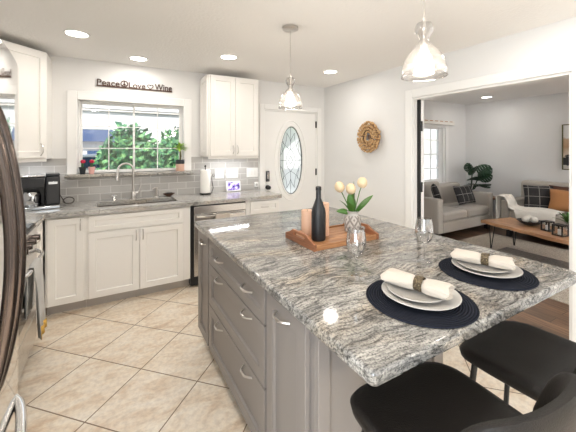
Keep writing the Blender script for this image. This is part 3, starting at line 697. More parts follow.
obj('body', B(-.028, .028, -.032, -.0002, -.035, .035), 'white', t, bevel=.01, seg=3); obj('lens_cover', lathe(NB(), [(0, .0), (.016, 0), (.012, .01), (0, .014)], 16), 'ceramic', t, (0, -.032, 0), (R(90), 0, 0))

# plants on the sill
SZ = 1.2055
def cactus(x, label, potmat, group):
    t = thing('potted_cactus', label, 'plant', (x, YB-.030, SZ), 0, group)
    obj('pot', lathe(NB(), [(0, 0), (.022, 0), (.031, .062), (.034, .064), (.034, .074), (.027, .074), (.026, .06), (0, .06)], 24), potmat, t)
    st = obj('stem', lathe(NB(), [(.008, .058), (.012, .08), (.012, .118), (.008, .126), (0, .128)], 14, (0, 0, 0), mod=lambda a, z: 1+.12*cos(6*a)), 'cactus', t)
    obj('red_top', lathe(NB(), [(0, .112), (.016, .116), (.022, .13), (.017, .145), (0, .152)], 18, (.003, 0, 0), mod=lambda a, z: 1+.13*cos(7*a)), 'redflower', t)
    return t
cactus(-.248, 'small red-topped cactus in a black pot on the window sill', 'potblack', None); cactus(-.168, 'small red-topped cactus in a pink pot on the window sill', 'pink', None)
t = thing('potted_plant', 'leafy money tree in a two-tone pot at the right end of the sill', 'plant', (.735, YB-.028, SZ))
obj('pot', lathe(NB(), [(0, .004), (.044, .004), (.047, .012), (.050, .085), (0, .085)], 28), 'terra', t)
obj('pot_band', lathe(NB(), [(0, .0852), (.0505, .0852), (.052, .135), (.045, .135), (.044, .12), (0, .12)], 28), 'potblack', t)
obj('saucer', lathe(NB(), [(0, 0), (.050, 0), (.054, .0039), (0, .0039)], 28), 'terra', t)
obj('trunk', tube(NB(), [(0, 0, .118), (.006, 0, .18), (-.002, 0, .25), (.0, 0, .30)], [.011, .010, .008, .006], 10), 'stem', t)
def leafblade(bm, p, d, L, W, droop=.3, up=Vector((0, 0, 1)), n=6, roll=0):
    d = Vector(d).normalized(); side = d.cross(up); side = side.normalized() if side.length > .01 else Vector((1, 0, 0))
    side = Matrix.Rotation(roll, 3, d) @ side; nn = side.cross(d).normalized(); p = Vector(p); L0 = []; R0 = []; C0 = []
    for i in range(n+1):
        t_ = i/n; c_ = p + d*L*t_ - up*droop*L*t_*t_; w_ = W*sin(pi*min(1, t_*.92+.06))**.8 * (1 if i < n else .02)
        L0.append(bm.verts.new(c_+side*w_+nn*w_*.25)); R0.append(bm.verts.new(c_-side*w_+nn*w_*.25)); C0.append(bm.verts.new(c_))
    for i in range(n):
        bm.faces.new((L0[i], C0[i], C0[i+1], L0[i+1])); bm.faces.new((C0[i], R0[i], R0[i+1], C0[i+1]))
rnd = random.Random(3); bm = NB()
for k in range(26):
    a = rnd.uniform(0, 2*pi); e = rnd.uniform(-.1, .9); leafblade(bm, (rnd.uniform(-.01, .01), 0, .25+rnd.uniform(0, .05)), (cos(a), .45*sin(a), e), rnd.uniform(.06, .115), .014, .35)
obj('foliage', bm, 'leaflite', t, solid=.0008)

# "Peace Love Wine" metal sign over the window
t = thing('wall_sign', 'dark metal wall sign with cut-out words above the kitchen window', 'sign', (0, YB, 0))
obj('base_bar', B(-.124, .648, -.014, -.002, 2.146, 2.160), 'signm', t, bevel=.001)
def text(s, x, z, size, parent, width=None):
    cu = bpy.data.curves.new('lettering', 'FONT'); cu.body = s; cu.size = size; cu.extrude = .004; cu.offset = .0006
    o = bpy.data.objects.new('tmp', cu); COL.objects.link(o); bpy.context.view_layer.update()
    me = bpy.data.meshes.new_from_object(o.evaluated_get(bpy.context.evaluated_depsgraph_get())); bpy.data.objects.remove(o)
    xs = [v.co.x for v in me.vertices]; k = width/(max(xs)-min(xs)) if width else 1
    for v in me.vertices: v.co.x = (v.co.x-min(xs))*k
    me.name = 'lettering'; me.materials.append(M['signm']); r = bpy.data.objects.new('lettering', me); COL.objects.link(r)
    r.parent = parent; r.location = (x, -.008, z); r.rotation_euler = (R(90), 0, 0); return r
text('Peace', -.120, 2.158, .098, t, .215); text('Love', .186, 2.158, .092, t, .170); text('Wine', .455, 2.158, .102, t, .19)
bm = NB(); pc = (.141, -.008, 2.196); tube(bm, [(pc[0]+.033*cos(a), pc[1], pc[2]+.033*sin(a)) for a in [2*pi*k/28 for k in range(28)]], .005, 8, True)
for a in (90, 270, 225, 315): cyl(bm, pc, (pc[0]+.033*cos(R(a)), pc[1], pc[2]+.033*sin(R(a))), .0045, seg=8)
obj('peace_symbol', bm, 'signm', t)
hp = [(4.08e-1+.0019*16*sin(a)**3, -.008, 2.190+.0019*(13*cos(a)-5*cos(2*a)-2*cos(3*a)-cos(4*a))) for a in [2*pi*k/36 for k in range(36)]]
obj('heart', tube(NB(), hp, .0038, 8, True), 'signm', t)

# cork wreath on the right wall
t = thing('cork_wreath', 'round wreath of wine corks hanging on the white wall', 'wreath', (XR-.001, 2.925, 1.62))
bm = tube(NB(), [(-.022, 0.128*cos(a), .128*sin(a)) for a in [2*pi*k/32 for k in range(32)]], .030, 10, True); obj('backing_ring', bm, 'signm', t)
ck = None; rnd = random.Random(5); cw = cyl(NB(), (0, 0, -.021), (0, 0, .021), .0135, seg=10); cme = mesh(cw, 'cork'); cme.materials.append(M['cork'])
for rad, cnt in ((.066, 13), (.104, 21), (.143, 28), (.182, 36)):
    for k in range(cnt):
        a = 2*pi*k/cnt+rad*20+rnd.uniform(-.05, .05); rr_ = rad+rnd.uniform(-.006, .006)
        o = bpy.data.objects.new('cork', cme); COL.objects.link(o); o.parent = t; q = (rr_-.128)/.085
        o.location = (-.030-.034*math.sqrt(max(0, 1-q*q)), rr_*cos(a), rr_*sin(a))
        out = Vector((-1.0*math.sqrt(max(.05, 1-q*q)), q*cos(a), q*sin(a)))+Vector((0, rnd.uniform(-.5, .5), rnd.uniform(-.5, .5)))
        o.rotation_euler = out.to_track_quat('Z', 'Y').to_euler()
obj('hanger', B(-.052, -.004, -.022, .022, -.03, .03), 'signm', t, bevel=.006)

# ------------------------------------------------------------------ ceiling lights
def can(x, y, label):
    t = thing('recessed_ceiling_light', label, 'ceiling light', (x, y, ZC), 0, 'recessed ceiling lights')
    obj('trim_ring', lathe(NB(), [(.078, -.0005), (.096, -.0005), (.094, -.006), (.080, -.009), (.076, -.004), (.078, -.0005)], 36), 'white', t)
    obj('lens', lathe(NB(), [(0, -.0045), (.0755, -.0045), (.0755, -.001), (0, -.001)], 36), 'lens', t)
    area('ceiling_area_light', (x, y, ZC-.012), (0, 0, 0), .15, .15, 2.3, (1, .95, .89), 'DISK')
can(-.235, 3.09, 'recessed ceiling light nearest the tall corner cabinet'); can(.262, 3.62, 'recessed ceiling light directly over the window sign')
can(1.065, 3.10, 'recessed ceiling light in front of the two-door upper cabinet'); can(2.352, 3.07, 'recessed ceiling light nearest the front door corner'); can(5.99, 3.16, 'recessed ceiling light in the living room beyond the opening')
for x, y, e in ((.0, 1.15, 9), (2.35, .95, 3), (-.3, -.9, 4.5), (2.2, -.9, 3), (4.2, .6, 5), (6.0, .6, 5)): area('ceiling_area_light', (x, y, ZC-.012), (0, 0, 0), .15, .15, e, (1, .95, .89), 'DISK')  # extra lights added without fixtures, to brighten floor and ceiling

def pendant(x, y, label):
    t = thing('pendant_light', label, 'pendant light', (x, y, 0), 0, 'glass pendant lights over the island')
    obj('canopy', lathe(NB(), [(0, ZC-.024), (.05, ZC-.024), (.062, ZC-.018), (.062, ZC-.0005), (0, ZC-.0005)], 32), 'nickel', t)
    obj('rod', cyl(NB(), (0, 0, 2.035), (0, 0, ZC-.02), .0032, seg=8), 'nickel', t)
    obj('socket', lathe(NB(), [(0, 2.045), (.008, 2.045), (.008, 2.0), (.007, 1.985), (.007, 1.945), (.016, 1.94), (.016, 1.915), (.013, 1.908), (0, 1.908)], 20), 'nickel', t)
    pr = [(.009, 2.028), (.030, 2.022), (.037, 2.003), (.036, 1.985), (.024, 1.970), (.019, 1.955), (.020, 1.94), (.036, 1.922), (.062, 1.895), (.082, 1.86), (.091, 1.825), (.094, 1.79)]
    obj('glass_shade', lathe(NB(), pr, 40), 'seeded', t, solid=.0025, ang=60)
    obj('shade_rim', tube(NB(), [(.094*cos(a), .094*sin(a), 1.789) for a in [2*pi*k/40 for k in range(40)]], .0026, 6, True), 'glass', t)
    obj('bulb', lathe(NB(), [(0, 1.828), (.014, 1.834), (.022, 1.855), (.018, 1.88), (.011, 1.905), (0, 1.907)], 20), 'bulb', t)
    l = bpy.data.lights.new('pendant_lamp', 'POINT'); l.energy = 4; l.color = (1, .90, .78); l.shadow_soft_size = .05
    lo = bpy.data.objects.new('pendant_lamp', l); COL.objects.link(lo); lo.location = (x, y, 1.80)
pendant(1.225, 2.11, 'clear glass pendant hanging in front of the front door'); pendant(1.205, .90, 'clear glass pendant hanging over the place settings')

# ------------------------------------------------------------------ stove and refrigerator
t = thing('stove', 'stainless stove between the refrigerator and the corner cabinet', 'stove', (-.50, 0, 0))
y0, y1 = 2.195, 2.952
obj('stove_body', B(-.60, -.002, y0, y1, .02, .905), 'steel', t, bevel=.003)
obj('cooktop', B(-.605, .012, y0, y1, .9055, .922), 'black', t, bevel=.004)
for k in range(2): 
    bm = NB(); ya = y0+.06+k*.36; yb_ = ya+.28
    for q in range(3): box(bm, -.52+q*.2, -.505+q*.2, ya, yb_, .935, .95)
    for q in range(3): box(bm, -.52, -.105, ya+q*.1325, ya+.015+q*.1325, .935, .95)
    for px in (-.515, -.11):
        for py in (ya+.005, yb_-.005): box(bm, px-.006, px+.006, py-.006, py+.006, .9222, .936)
    obj('burner_grate', bm, 'blackmetal', t)
p = obj('control_panel', B(-.0015, .028, y0, y1, .80, .903), 'steel', t, bevel=.006, seg=3)
for yy in (2.30, 2.42, 2.54, 2.66, 2.78):
    bm = cyl(NB(), (.0285, yy, .848), (.040, yy, .848), .020); cyl(bm, (.040, yy, .848), (.068, yy, .848), .023, .019); box(bm, .068, .073, yy-.004, yy+.004, .832, .866); obj('knob', bm, 'fhandle', p)
d = obj('oven_door', B(-.0015, .030, y0+.004, y1-.004, .275, .790), 'steel', t, bevel=.008, seg=3)
obj('oven_window', B(.0302, .033, y0+.12, y1-.12, .36, .66), 'darkglass', d, bevel=.001)
obj('handle', tube(NB(), [(.030+.055*min(1, sin(pi*i/16)*2.2), y0+.05+(y1-y0-.10)*i/16, .730) for i in range(17)], .012, 10), 'chrome', d)
obj('drawer_front', B(-.0015, .026, y0+.004, y1-.004, .07, .268), 'steel', t, bevel=.008, seg=3)
obj('toe_kick', B(-.56, -.03, y0+.01, y1-.01, .001, .0695), 'dark', t)
def hang_towel(label, ya, yb2, zbot, mat, hem):
    bm = NB(); rows = []; pr = [(-.030, zbot+.14), (-.024, .60), (-.020, .70), (-.013, .7445), (0, .7475), (.013, .7445), (.020, .70), (.028, .58), (.034, .44), (.040, zbot)]
    N_ = 12
    for i in range(N_+1):
        u = i/N_; y = ya+(yb2-ya)*u; rows.append([bm.verts.new((x+(.010*sin(u*17+z*4) if z < .70 else 0), y+(y-(ya+yb2)/2)*(.74-z)*.25, z)) for x, z in pr])
    for a, b_ in zip(rows, rows[1:]):
        for k in range(len(pr)-1): bm.faces.new((a[k], a[k+1], b_[k+1], b_[k]))
    o = obj('dish_towel', bm, mat, None, (-.415, 0, 0), solid=.004); tag(o, label, 'towel')
    bm = NB(); rows = []
    for i in range(N_+1):
        u = i/N_; y = ya+(yb2-ya)*u; rows.append([bm.verts.new((x+.010*sin(u*17+z*4)+.0045, y+(y-(ya+yb2)/2)*(.74-z)*.25, z)) for x, z in ((.0375, zbot+.055), (.040, zbot))])
    for a, b_ in zip(rows, rows[1:]): bm.faces.new((a[0], a[1], b_[1], b_[0]))
    obj('hem_band', bm, hem, o, solid=.003, label='mustard band at the hem')
    return o
hang_towel('grey and mustard dish towel hanging from the oven door handle', 2.42, 2.62, .30, 'towel', 'gold')

t = thing('refrigerator', 'polished stainless french-door refrigerator at the left edge', 'refrigerator', (0, 0, 0))
FY0, FY1 = .45, 1.43
def bow(y): u = (y-(FY0+FY1)/2)/((FY1-FY0)/2); return -.238-.040*u*u-.012*max(0, abs(u)-.9)/.1
obj('fridge_body', B(XL+.02, -.345, FY0+.01, FY1-.01, .02, 1.745), 'toe', t, bevel=.004)
def fpanel(ya, yb, za, zb, name):
    n = 18; bm = NB(); fr_ = [(bow(ya+(yb-ya)*i/n), ya+(yb-ya)*i/n) for i in range(n+1)]
    poly = fr_+[(-.343, yb), (-.343, ya)]
    return obj(name, prism([poly], za, zb), 'fridge', t, bevel=.004, seg=2, ang=25)
ym = (FY0+FY1)/2
dA = fpanel(FY0, ym-.002, .872, 1.75, 'french_door'); dB = fpanel(ym+.002, FY1, .872, 1.75, 'french_door'); dC = fpanel(FY0, FY1, .10, .866, 'freezer_drawer')
for y, par in ((ym-.034, dA), (ym+.034, dB)):
    pts = []; n = 22
    for i in range(n+1):
        u = i/n; z = .885+.70*u; pts.append((bow(y)-.006+.055*(sin(pi*u)**.72), y, z))
    obj('handle', tube(NB(), pts, .0135, 12, flat=.9), 'fhandle', par, label='tall bowed steel handle with its brown reflection painted in')
pts = []
for i in range(25):
    u = i/24; y = FY0+.13+(FY1-FY0-.26)*u; pts.append((bow(y)-.006+.040*(sin(pi*u)**.5), y, .672))
obj('handle', tube(NB(), pts, .014, 12), 'chrome', dC, label='bowed horizontal freezer handle')
obj('base_grille', B(XL+.05, -.33, FY0+.02, FY1-.02, .001, .095), 'black', t)

# ------------------------------------------------------------------ island
IX, IN, IF = .585, .885, 2.425        # door-front plane x, near end y, far end y
def isl(y): return IF-y               # world y -> local x of a unit turned by -90 degrees
XB = IX+.02; DEP = .62
def icab(label, ya, yb, fronts, name='island_cabinet'):
    return cabinet(name, label, (XB, IF, 0), R(-90), isl(yb), isl(ya), DEP, .10, .874, [(k, isl(b), z0_, isl(a), z1_, [(isl(y), z, v) for y, z, v in hs]) for k, a, b, z0_, z1_, hs in fronts], mat='island')
icab('taupe island cabinet with a single door nearest the dishwasher', 2.122, IF-.002, [('cabinet_door', 2.135, 2.405, .115, .862, [(2.235, .80, False)])])
icab('wide taupe island drawer cabinet with three deep drawers', 1.222, 2.1215, [
    ('drawer', 1.232, 2.110, .700, .862, [(1.86, .79, False), (1.42, .79, False)]),
    ('drawer', 1.232, 2.110, .425, .692, [(1.86, .665, False), (1.42, .665, False)]),
    ('drawer', 1.232, 2.110, .118, .417, [(1.86, .385, False), (1.42, .385, False)])], 'island_drawer_cabinet')
icab('taupe island cabinet with a single door nearest the stools', IN+.002, 1.2215, [('cabinet_door', .905, 1.212, .115, .862, [(1.065, .815, False)])])
t = thing('island_end_panel', 'taupe panelled end of the island under the overhang by the stools', 'panel', (0, 0, 0))
obj('panel', B(XB-.004, XB+DEP+.04, IN-.022, IN+.0005, .001, .874), 'island', t, bevel=.002)
bm = NB(); box(bm, XB-.004, XB+.045, IN-.036, IN-.0225, .002, .873); box(bm, XB+DEP-.02, XB+DEP+.04, IN-.036, IN-.0225, .002, .873); box(bm, XB+.0455, XB+DEP-.0205, IN-.032, IN-.0225, .78, .873); box(bm, XB+.0455, XB+DEP-.0205, IN-.032, IN-.0225, .002, .11)
obj('panel_frame', bm, 'island', t, bevel=.002)
t = thing('island_back_panel', 'taupe panel along the living-room side of the island', 'panel', (0, 0, 0))
obj('panel', B(XB+DEP+.001, XB+DEP+.03, IN+.002, IF-.002, .001, .874), 'island', t, bevel=.002)
outer = rc(.563+.02, .562+.02, .02, 180, 270, 4) + rc(1.842-.05, .562+.05, .05, 270, 360, 6) + rc(1.842-.03, 2.445-.03, .03, 0, 90, 4) + rc(.563+.03, 2.445-.03, .03, 90, 180, 4)
it = obj('island_countertop', prism([outer], .8745, .915), 'granite', None, bevel=.010, seg=3)
tag(it, 'large polished grey granite island top with flowing veins', 'countertop')
ZT = .9155

# tray with bottle, candles and vase
t = thing('serving_tray', 'slatted wooden serving tray with raised handle ends on the island', 'tray', (1.195, 1.548, ZT))
for k in range(6): ya = -.145+k*.0487; obj('slat', B(-.222, .222, ya, ya+.0465, .006, .020), 'acacia', t, bevel=.0015)
obj('rail', B(-.222, .222, -.158, -.1455, .0, .030), 'acacia', t, bevel=.003); obj('rail', B(-.222, .222, .1475, .160, .0, .030), 'acacia', t, bevel=.003)
pe = [(-.16, 0), (.16, 0), (.16, .035), (.11, .05), (.072, .072), (-.072, .072), (-.11, .05), (-.16, .035)]
ho = [(.05, .040), (.062, .047), (.05, .056), (-.05, .056), (-.062, .047), (-.05, .040)]
MYZ = Matrix(((0, 0, 1, 0), (1, 0, 0, 0), (0, 1, 0, 0), (0, 0, 0, 1)))
for x in (-.240, .2225): obj('handle_end', prism([pe, ho], x, x+.0175, MYZ), 'acaciaend', t, bevel=.002)
ZS = ZT+.0205
bt = obj('wine_bottle', lathe(NB(), [(0, .006), (.031, 0), (.039, .004), (.0415, .012), (.0415, .160), (.038, .185), (.024, .222), (.0155, .245), (.0145, .290), (.0165, .292), (.0165, .312), (.012, .315), (0, .315)], 36), 'bottle', None, (1.062, 1.500, ZS))
tag(bt, 'matte black wine bottle standing on the wooden tray', 'bottle')
def candle(x, y, h, label):
    t = thing('pillar_candle', label, 'candle', (x, y, ZS), 0, 'peach pillar candles on the tray')
    obj('wax', lathe(NB(), [(0, 0), (.036, 0), (.037, .003), (.037, h-.004), (.035, h), (.028, h-.002), (0, h-.006)], 32), 'candle', t); obj('wick', cyl(NB(), (0, 0, h-.008), (0, .001, h+.008), .0012, seg=6), 'black', t)
candle(1.150, 1.575, .20, 'taller peach pillar candle, behind the right side of the bottle'); candle(1.075, 1.640, .15, 'shorter peach pillar candle, behind the left side of the bottle')
t = thing('vase', 'grey stoneware vase with a diamond pattern on the tray', 'vase', (1.362, 1.545, ZS))
obj('vase_body', lathe(NB(), [(0, 0), (.042, 0), (.049, .006), (.052, .03), (.052, .080), (.046, .098), (.036, .106), (.0, .1062)], 40), 'vase', t)
obj('vase_neck', lathe(NB(), [(.036, .1065), (.033, .112), (.032, .122), (.037, .128), (.037, .134), (.030, .134), (.027, .122), (.027, .1065), (.036, .1065)], 40), 'ceramic2', t)
def tulip(tip, label, lean):
    t = thing('tulip', label, 'flower', (1.362, 1.545, ZS), 0, 'tulips in the vase')
    tx, ty, tz = tip; b0 = (tx*.15, ty*.15, .11)
    obj('stem', tube(NB(), [b0, (tx*.4, ty*.4, .17), (tx*.8, ty*.8, tz-.03), (tx, ty, tz)], .003, 8), 'leaf', t)
    bm = lathe(NB(), [(0, 0), (.012, .001), (.022, .012), (.0255, .026), (.022, .042), (.013, .054), (.005, .057), (0, .054)], 24, mod=lambda a, z: 1+.06*cos(3*a)*(z/.05))
    bmesh.ops.scale(bm, vec=(1.3, 1.3, 1.2), verts=bm.verts); obj('bloom', bm, 'tulip', t, (tx, ty, tz-.006), (lean[1], lean[0], 0)); return t
t1 = tulip((-.058, .046, .262), 'leftmost cream tulip in the grey vase', (-.35, 0)); t2 = tulip((-.012, .002, .250), 'middle cream tulip in the grey vase', (-.1, .1)); t3 = tulip((.044, -.034, .290), 'tallest cream tulip, leaning right in the grey vase', (.25, 0))
for k, (par, dx, dy, up_, L, W, dr) in enumerate(((t1, -.5, .25, 1.0, .15, .013, .3), (t3, .70, -.42, .95, .175, .016, .08), (t2, -.05, -.05, 1, .17, .016, .02), (t2, .15, .1, 1.6, .20, .012, .0), (t1, -.75, .40, .60, .11, .013, .4), (t3, .3, .3, 1.1, .14, .014, .2), (t1, -.35, -.2, 1.0, .13, .016, .3), (t3, .25, -.35, .9, .14, .017, .3), (t2, -.2, 0, 1.2, .15, .016, .1))):
    bm = NB(); leafblade(bm, (dx*.016, dy*.016, .112), (dx, dy, up_), L*1.05, W*1.5, dr, roll=k*.5); obj('leaf', bm, 'leaf', par, solid=.0012)

# place settings
def setting(x, y, ang, who):
    o = obj('placemat', lathe(NB(), [(0, 0), (.186, 0), (.190, .003), (.187, .0062), (0, .0062)], 64), 'mat', None, (x, y, ZT)); tag(o, f'round navy braided placemat {who}', 'placemat', 'navy placemats')
    px, py, z = x+.012, y+.006, ZT+.0066
    o = obj('dinner_plate', lathe(NB(), [(0, 0), (.085, 0), (.095, .004), (.132, .015), (.137, .0185), (.135, .0205), (.128, .019), (.092, .0085), (0, .006)], 56), 'ceramic', None, (px, py, z)); tag(o, f'large pale stoneware dinner plate {who}', 'plate', 'dinner plates')
    o = obj('salad_plate', lathe(NB(), [(0, 0), (.065, 0), (.072, .003), (.100, .012), (.104, .015), (.102, .017), (.096, .0155), (.07, .007), (0, .005)], 56), 'ceramic2', None, (px-.006, py+.012, z+.0092)); tag(o, f'small grey stoneware salad plate {who}', 'plate', 'salad plates')
    zn = z+.0092+.0155
    bm = NB(); n, sg = 30, 28; rings = []
    for i in range(n+1):
        u = i/n*2-1; pinch = 1-.60*math.exp(-((u-.10)/.17)**2); ww = (.040+.010*abs(u)) * pinch; hh = (.026-.004*abs(u))*(1-.30*math.exp(-((u-.10)/.17)**2))
        if i in (0, n): ww *= .93; hh *= .85
        ring = []
        for k in range(sg):
            a = 2*pi*k/sg; fold = 1+.05*sin(5*a+u*2)+.045*sin(9*a-u*3)*(abs(u)**.5)
            yy = ww*cos(a)*fold; zz = hh*(sin(a)*fold)
            zz = max(zz, -hh*.82)
            ring.append(bm.verts.new((u*.118+.006*sin(3*a)*(1 if i in (0, n) else 0)*u, yy, zz+hh*.82+.004*u*u)))
        rings.append(ring)
    for a, b_ in zip(rings, rings[1:]):
        for k in range(sg): bm.faces.new((a[k], a[(k+1) % sg], b_[(k+1) % sg], b_[k]))
    for rg, s in ((rings[0], 1), (rings[-1], -1)):
        # folded-in ends
        cen = [bm.verts.new(((v.co.x+s*.018), v.co.y*.55, (v.co.z-.02)*.55+.02)) for v in rg]
        for k in range(sg): bm.faces.new((rg[k], rg[(k+1) % sg], cen[(k+1) % sg], cen[k]))
        bm.faces.new(cen)
    nx, ny = px-.004, py+.012
    o = obj('napkin', bm, 'napkin', None, (nx, ny, zn+.0015), (0, 0, ang), ang=60); tag(o, f'rolled cream linen napkin {who}', 'napkin', 'rolled napkins')
    rx = .0118
    bm = NB(); rr = []
    for y_, (ra, rb) in ((-.014, (.0272, .0252)), (.014, (.0272, .0252))): pass
    for xx, k_ in ((-.015, 1.0), (-.007, 1.06), (.007, 1.06), (.015, 1.0), (.015, .93), (-.015, .93)):
        rr.append([bm.verts.new((xx, 0.029*k_*cos(2*pi*k/32), 0.026*k_*sin(2*pi*k/32))) for k in range(32)])
    for i in range(6):
        a, b_ = rr[i], rr[(i+1) % 6]
        for k in range(32): bm.faces.new((a[k], a[(k+1) % 32], b_[(k+1) % 32], b_[k]))
    o = obj('napkin_ring', bm, 'woven', None, (nx+rx*cos(ang), ny+rx*sin(ang), zn+.0015+.0215), (0, 0, ang)); tag(o, f'woven bronze napkin ring {who}', 'napkin ring', 'napkin rings')
setting(.988, .758, R(-72), 'at the setting nearest the island corner'); setting(1.468, .780, R(-68), 'at the setting nearest the living room')
def wineglass(x, y, label):
    t = thing('wine_glass', label, 'glass', (x, y, ZT), 0, 'wine glasses')
    obj('foot', lathe(NB(), [(0, .0), (.034, .0), (.035, .0015), (.02, .005), (.006, .010), (0, .012)], 36), 'glass', t)
    obj('glass_stem', lathe(NB(), [(.005, .0115), (.0036, .03), (.0034, .07), (.005, .086), (0, .090)], 16), 'glass', t)
    obj('bowl', lathe(NB(), [(.004, .088), (.016, .093), (.032, .112), (.0415, .140), (.0425, .165), (.038, .195), (.034, .216), (.0328, .216), (.0368, .195), (.0413, .165), (.0403, .140), (.031, .1135), (.015, .0955), (0, .092)], 40), 'glass', t, ang=70)
wineglass(.915, 1.015, 'wine glass beside the nearer placemat in front of the tray'); wineglass(1.335, .995, 'wine glass standing behind the farther placemat')

# ------------------------------------------------------------------ counter stools
def stool(x, y, rz, label):
    t = thing('counter_stool', label, 'stool', (x, y, 0), rz, 'black leather counter stools'); UP = .05
    n = 20; bm = NB(); top = []; bot = []
    def seat_pt(r, a, z):
        ca, sa = cos(a), sin(a); e = 2/4.2
        return (r*.222*math.copysign(abs(ca)**e, ca), r*.232*math.copysign(abs(sa)**e, sa), z)
    rings = []
    for r, z in ((0, .640), (.35, .639), (.7, .641), (.88, .643), (.96, .638), (1.0, .624), (.98, .604), (.88, .590), (.5, .586), (0, .586)):
        z += UP
        if r == 0: rings.append([bm.verts.new((0, 0, z))]); continue
        rg = []
        for k in range(48):
            a = 2*pi*k/48; px, py, pz = seat_pt(r, a, z); pz += .012*(px/.22)**2*r + (.02*max(0, -py/.23-.55))
            pz -= .022*max(0, py/.23-.5)
            rg.append(bm.verts.new((px, py, pz)))
        rings.append(rg)
    for a, b_ in zip(rings, rings[1:]):
        for k in range(48):
            k2 = (k+1) % 48
            if len(a) == 1: bm.faces.new((a[0], b_[k], b_[k2]))
            elif len(b_) == 1: bm.faces.new((a[k], b_[0], a[k2]))
            else: bm.faces.new((a[k], b_[k], b_[k2], a[k2]))
    obj('seat', bm, 'leather', t, ang=60)
    # curved low backrest: padded strip swept round the rear
    bm = NB(); secs = []; N_ = 28
    for i in range(N_+1):
        u = i/N_*2-1; a = R(-90)+u*R(62); e = 2/2.8
        ca, sa = cos(a), sin(a); cx = .212*math.copysign(abs(ca)**e, ca); cy = .236*math.copysign(abs(sa)**e, sa)+.004
        nrm = Vector((cx, cy, 0)).normalized(); fade = max(.08, (1-abs(u)**5))
        zt = UP+.66+.225*(fade**.5)*(1-.10*u*u); zb = UP+.645+.02*u*u; sec = []
        for k in range(14):
            b_ = 2*pi*k/14; zc = (zt+zb)/2; hz = (zt-zb)/2; th = .021*(.5+.5*fade**.3)
            vx = math.copysign(abs(cos(b_))**.6, cos(b_)); vz = math.copysign(abs(sin(b_))**.6, sin(b_))
            rec = .030*((zc+hz*vz-.66-UP)/.2)
            sec.append(bm.verts.new((cx+nrm.x*(th*vx+rec), cy+nrm.y*(th*vx+rec), zc+hz*vz)))
        secs.append(sec)
    for a, b_ in zip(secs, secs[1:]):
        for k in range(14): bm.faces.new((a[k], a[(k+1) % 14], b_[(k+1) % 14], b_[k]))
    bm.faces.new(secs[0]); bm.faces.new(secs[-1])
    obj('backrest', bm, 'leather', t, ang=60)
    tops = [(.15, .16), (-.15, .16), (-.15, -.16), (.15, -.16)]; feet = [(.205, .215), (-.205, .215), (-.205, -.215), (.205, -.215)]
    for (a, b_), (c_, d_) in zip(tops, feet): obj('leg', tube(NB(), [(a, b_, .590+UP), (c_, d_, .006)], [.011, .009], 10), 'blackmetal', t)
    k = (.590-.22)/(.584); q = [(a+(c_-a)*k, b_+(d_-b_)*k, .22) for (a, b_), (c_, d_) in zip(tops, feet)]
    bm = NB()
    for i in range(4): cyl(bm, q[i], q[(i+1) % 4], .007, seg=8)
    obj('footrest', bm, 'blackmetal', t)
stool(.838, .555, R(-4), 'black leather low-back counter stool nearest the island corner'); stool(1.398, .545, R(3), 'black leather low-back counter stool nearest the wide living-room opening')

# ------------------------------------------------------------------ living room
struct_rug = thing('area_rug', 'beige area rug with a grey field under the coffee table', 'rug', (0, 0, 0))
obj('border', B(3.75, 5.75, .5, 2.98, .0005, .010), 'rug', struct_rug, bevel=.003); obj('field', B(4.2, 5.12, .9, 2.42, .0101, .0125), 'rug2', struct_rug, label='grey centre field')
t = thing('loveseat', 'grey fabric loveseat under the living-room window', 'sofa', (5.30, 3.50, 0))
W_ = .80
obj('frame', B(-W_+.13, W_-.13, -.395, .38, .11, .285), 'sofa', t, bevel=.02, seg=3); obj('back', B(-W_+.01, W_-.01, .20, .395, .286, .80), 'sofa', t, bevel=.05, seg=4)
for s in (-1, 1): obj('arm', B(s*W_, s*(W_-.128), -.40, .195, .11, .67), 'sofa', t, bevel=.025, seg=3)
for s in (-1, 1): obj('seat_cushion', B(s*.005, s*(W_-.13), -.405, .19, .287, .44), 'sofa', t, bevel=.045, seg=4)
bc = B(-.33, .33, -.08, .08, 0, .42); obj('back_cushion', bc, 'sofa', t, (-.31, .12, .455), (R(-12), 0, 0), bevel=.055, seg=4)
for sx in (-1, 1):
    for sy in (-1, 1): obj('foot', B(sx*.72-.03, sx*.72+.03, sy*.32-.03, sy*.32+.03, .011, .1095), 'black', t)
def throwpillow(loc, rot, sx, sz, th, mat, label, grp=None):
    o = obj('throw_pillow', pillow(sx, th, sz), mat, None, loc, rot, ang=80); return tag(o, label, 'pillow', grp)
throwpillow((5.62, 3.35, .64), (R(-20), 0, R(2)), .56, .34, .10, 'plaid', 'black plaid lumbar pillow at the right end of the loveseat')
throwpillow((4.80, 3.34, .69), (R(-18), R(8), R(38)), .40, .40, .11, 'plaid', 'black plaid square pillow in the left corner of the loveseat')
